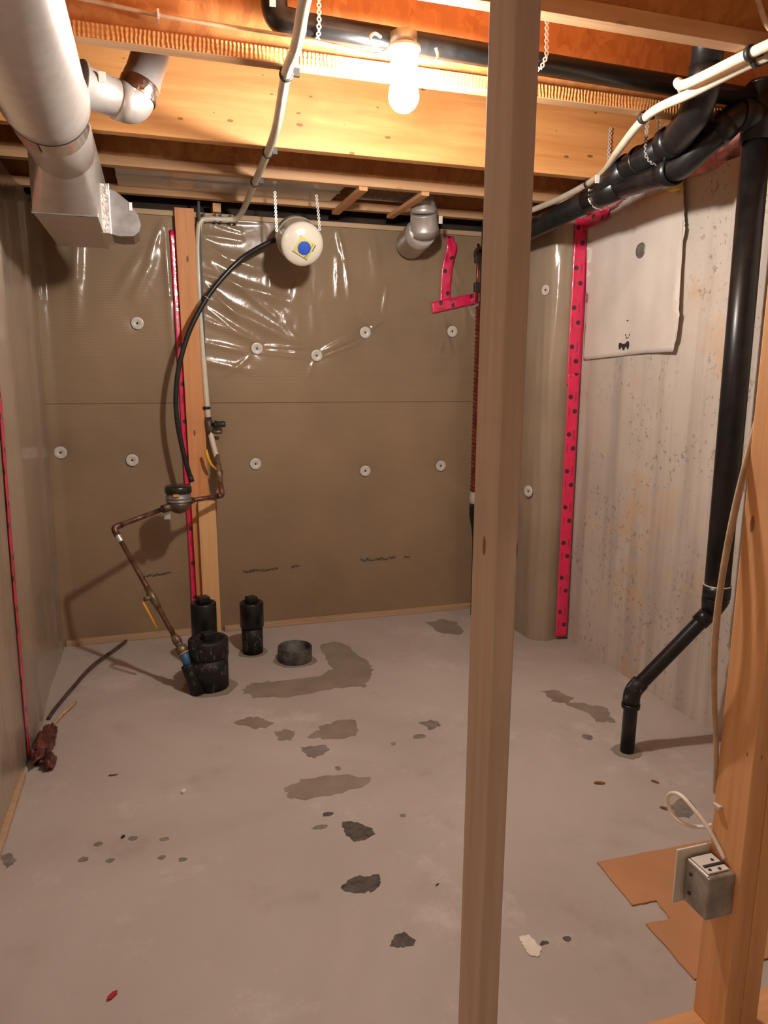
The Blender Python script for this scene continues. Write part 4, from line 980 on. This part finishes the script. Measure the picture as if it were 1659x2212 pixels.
def chip(x, y, l, wd, ang, mat, name, label, cat, h=.005):
    poly = [(-l, -wd*.4), (-l*.5, -wd), (l*.6, -wd*.8), (l, wd*.2), (l*.4, wd), (-l*.7, wd*.7)]
    c, s = math.cos(ang), math.sin(ang)
    o = MB().prism([(a*c-b*s, a*s+b*c) for a, b in poly], (x, y, .0008), (1, 0, 0), (0, 1, 0), h).build(name, mat, None, (x, y, 0)); return tag(o, label, cat)
chip(1.426, 2.002, .020, .007, -.4, M['chip'], 'wood_chip', 'brown wood chip on the floor midway between drain riser and cardboard', 'debris')
chip(1.62, 1.953, .014, .004, -1.0, M['chip'], 'wood_chip', 'thin reddish wood chip nearest the drain riser', 'debris')
chip(1.548, 1.807, .017, .006, -.9, M['chip'], 'wood_chip', 'dark wood chip beside the grey floor stain by the cable loop', 'debris')
chip(-.164, 1.554, .015, .006, .7, M['red_scrap'], 'red_scrap', 'small bright red scrap on the floor at lower left', 'debris')
chip(.025, 2.362, .011, .008, .9, M['plaster'], 'white_crumb', 'tiny white crumb on the floor in front of the clean-outs', 'debris', .008)
chip(-.164, 2.163, .008, .004, .7, M['ink'], 'black_crumb', 'tiny black crumb among the grey floor dots', 'debris')
chip(.69, 1.685, .007, .002, .4, M['ink'], 'black_crumb', 'tiny black sliver left of the lone stud', 'debris', .002)
chip(-.211, 2.544, .016, .004, -.1, M['chip'], 'wood_chip', 'small tan sliver on the floor near the left wall', 'debris', .003)

# ------------------------------------------------------------------ outlet box, cables on the right stud
t = thing('outlet_box', 'open metal outlet box with white cover plate on the right stud', 'electrical box', (1.03, 1.06, .33))
x0, x1, y0, y1, z0, z1 = 1.004, 1.0695, 1.030, 1.098, .338, .432
MB().box((x0, y0, z0), (x1, y1, z1), .003).build('box_body', M['steel_dull'], t)
MB().box((.985, 1.102, .328), (1.0785, 1.1065, .452), .001).build('cover_plate', M['whitepaint'], t)
MB().box((x0+.008, y0+.012, z1), (x1-.006, y1-.004, z1+.004), .001).build('top_ear', M['whitepaint'], t)
MB().box((x0+.012, y0+.028, z1+.004), (x1-.004, y0+.034, z1+.006)).build('slot', M['ink'], t)
for a, b in [(x0+.018, y0+.02), (x0+.045, y0+.045), (x0+.04, y0+.018)]:
    MB().lathe([(0, .0035), (.001, .0035)], (a, b, z1+.0042), (0, 0, 1), 10).build('screw_hole', M['ink'], t)
for zz in (.365, .408):
    MB().lathe([(0, .004), (.0012, .004)], (x0-.0008, y0+.05, zz), (-1, 0, 0), 12).build('knockout', M['ink'], t)
MB().box((x0+.001, y0+.006, z1-.004), (x0+.006, y1-.004, z1+.003), .001).build('ridge', M['steel'], t)
t = thing('white_cable', 'white cable loop stapled to the right stud above the outlet box', 'cable', (1.06, 1.15, .45))
MB().tube(spline([(1.0655, 1.060, .445), (1.064, 1.078, .462), (1.058, 1.105, .488), (1.050, 1.145, .512), (1.047, 1.180, .520), (1.047, 1.207, .508), (1.049, 1.220, .486), (1.052, 1.212, .463), (1.056, 1.190, .452), (1.062, 1.160, .456), (1.070, 1.132, .470), (1.080, 1.114, .485)], 8), .0044, 10).build('cable', M['cable_white'], t)
MB().box((1.062, 1.083, .540), (1.070, 1.102, .548), .001).build('staple', M['steel'], t)
t = thing('hanging_cable', 'pair of beige cables bowing beside the right double stud', 'cable', (1.05, 1.1, .7))
MB().tube(spline([(1.135, 1.113, 1.75), (1.118, 1.113, 1.52), (1.086, 1.113, 1.345), (1.054, 1.113, 1.178), (1.038, 1.113, 1.03), (1.035, 1.113, .90), (1.048, 1.113, .78), (1.064, 1.112, .68), (1.078, 1.113, .56)], 8), .0055, 10).build('cable', M['cable'], t)
MB().tube(spline([(1.142, 1.122, 1.75), (1.130, 1.122, 1.52), (1.100, 1.122, 1.345), (1.068, 1.122, 1.178), (1.050, 1.122, 1.03), (1.046, 1.120, .90), (1.056, 1.120, .78), (1.072, 1.120, .68), (1.085, 1.122, .56)], 8), .0052, 10).build('cable', M['cable'], t)
t = thing('hanging_cable', 'beige cable dropping from the joists at the upper right corner', 'cable', (1.45, 1.60, 2.2))
MB().tube(spline([(1.29, 1.60, 2.50), (1.375, 1.60, 2.38), (1.431, 1.60, 2.305), (1.462, 1.60, 2.260), (1.50, 1.60, 2.246), (1.62, 1.58, 2.245)], 8), .007, 10).build('cable', M['cable'], t)
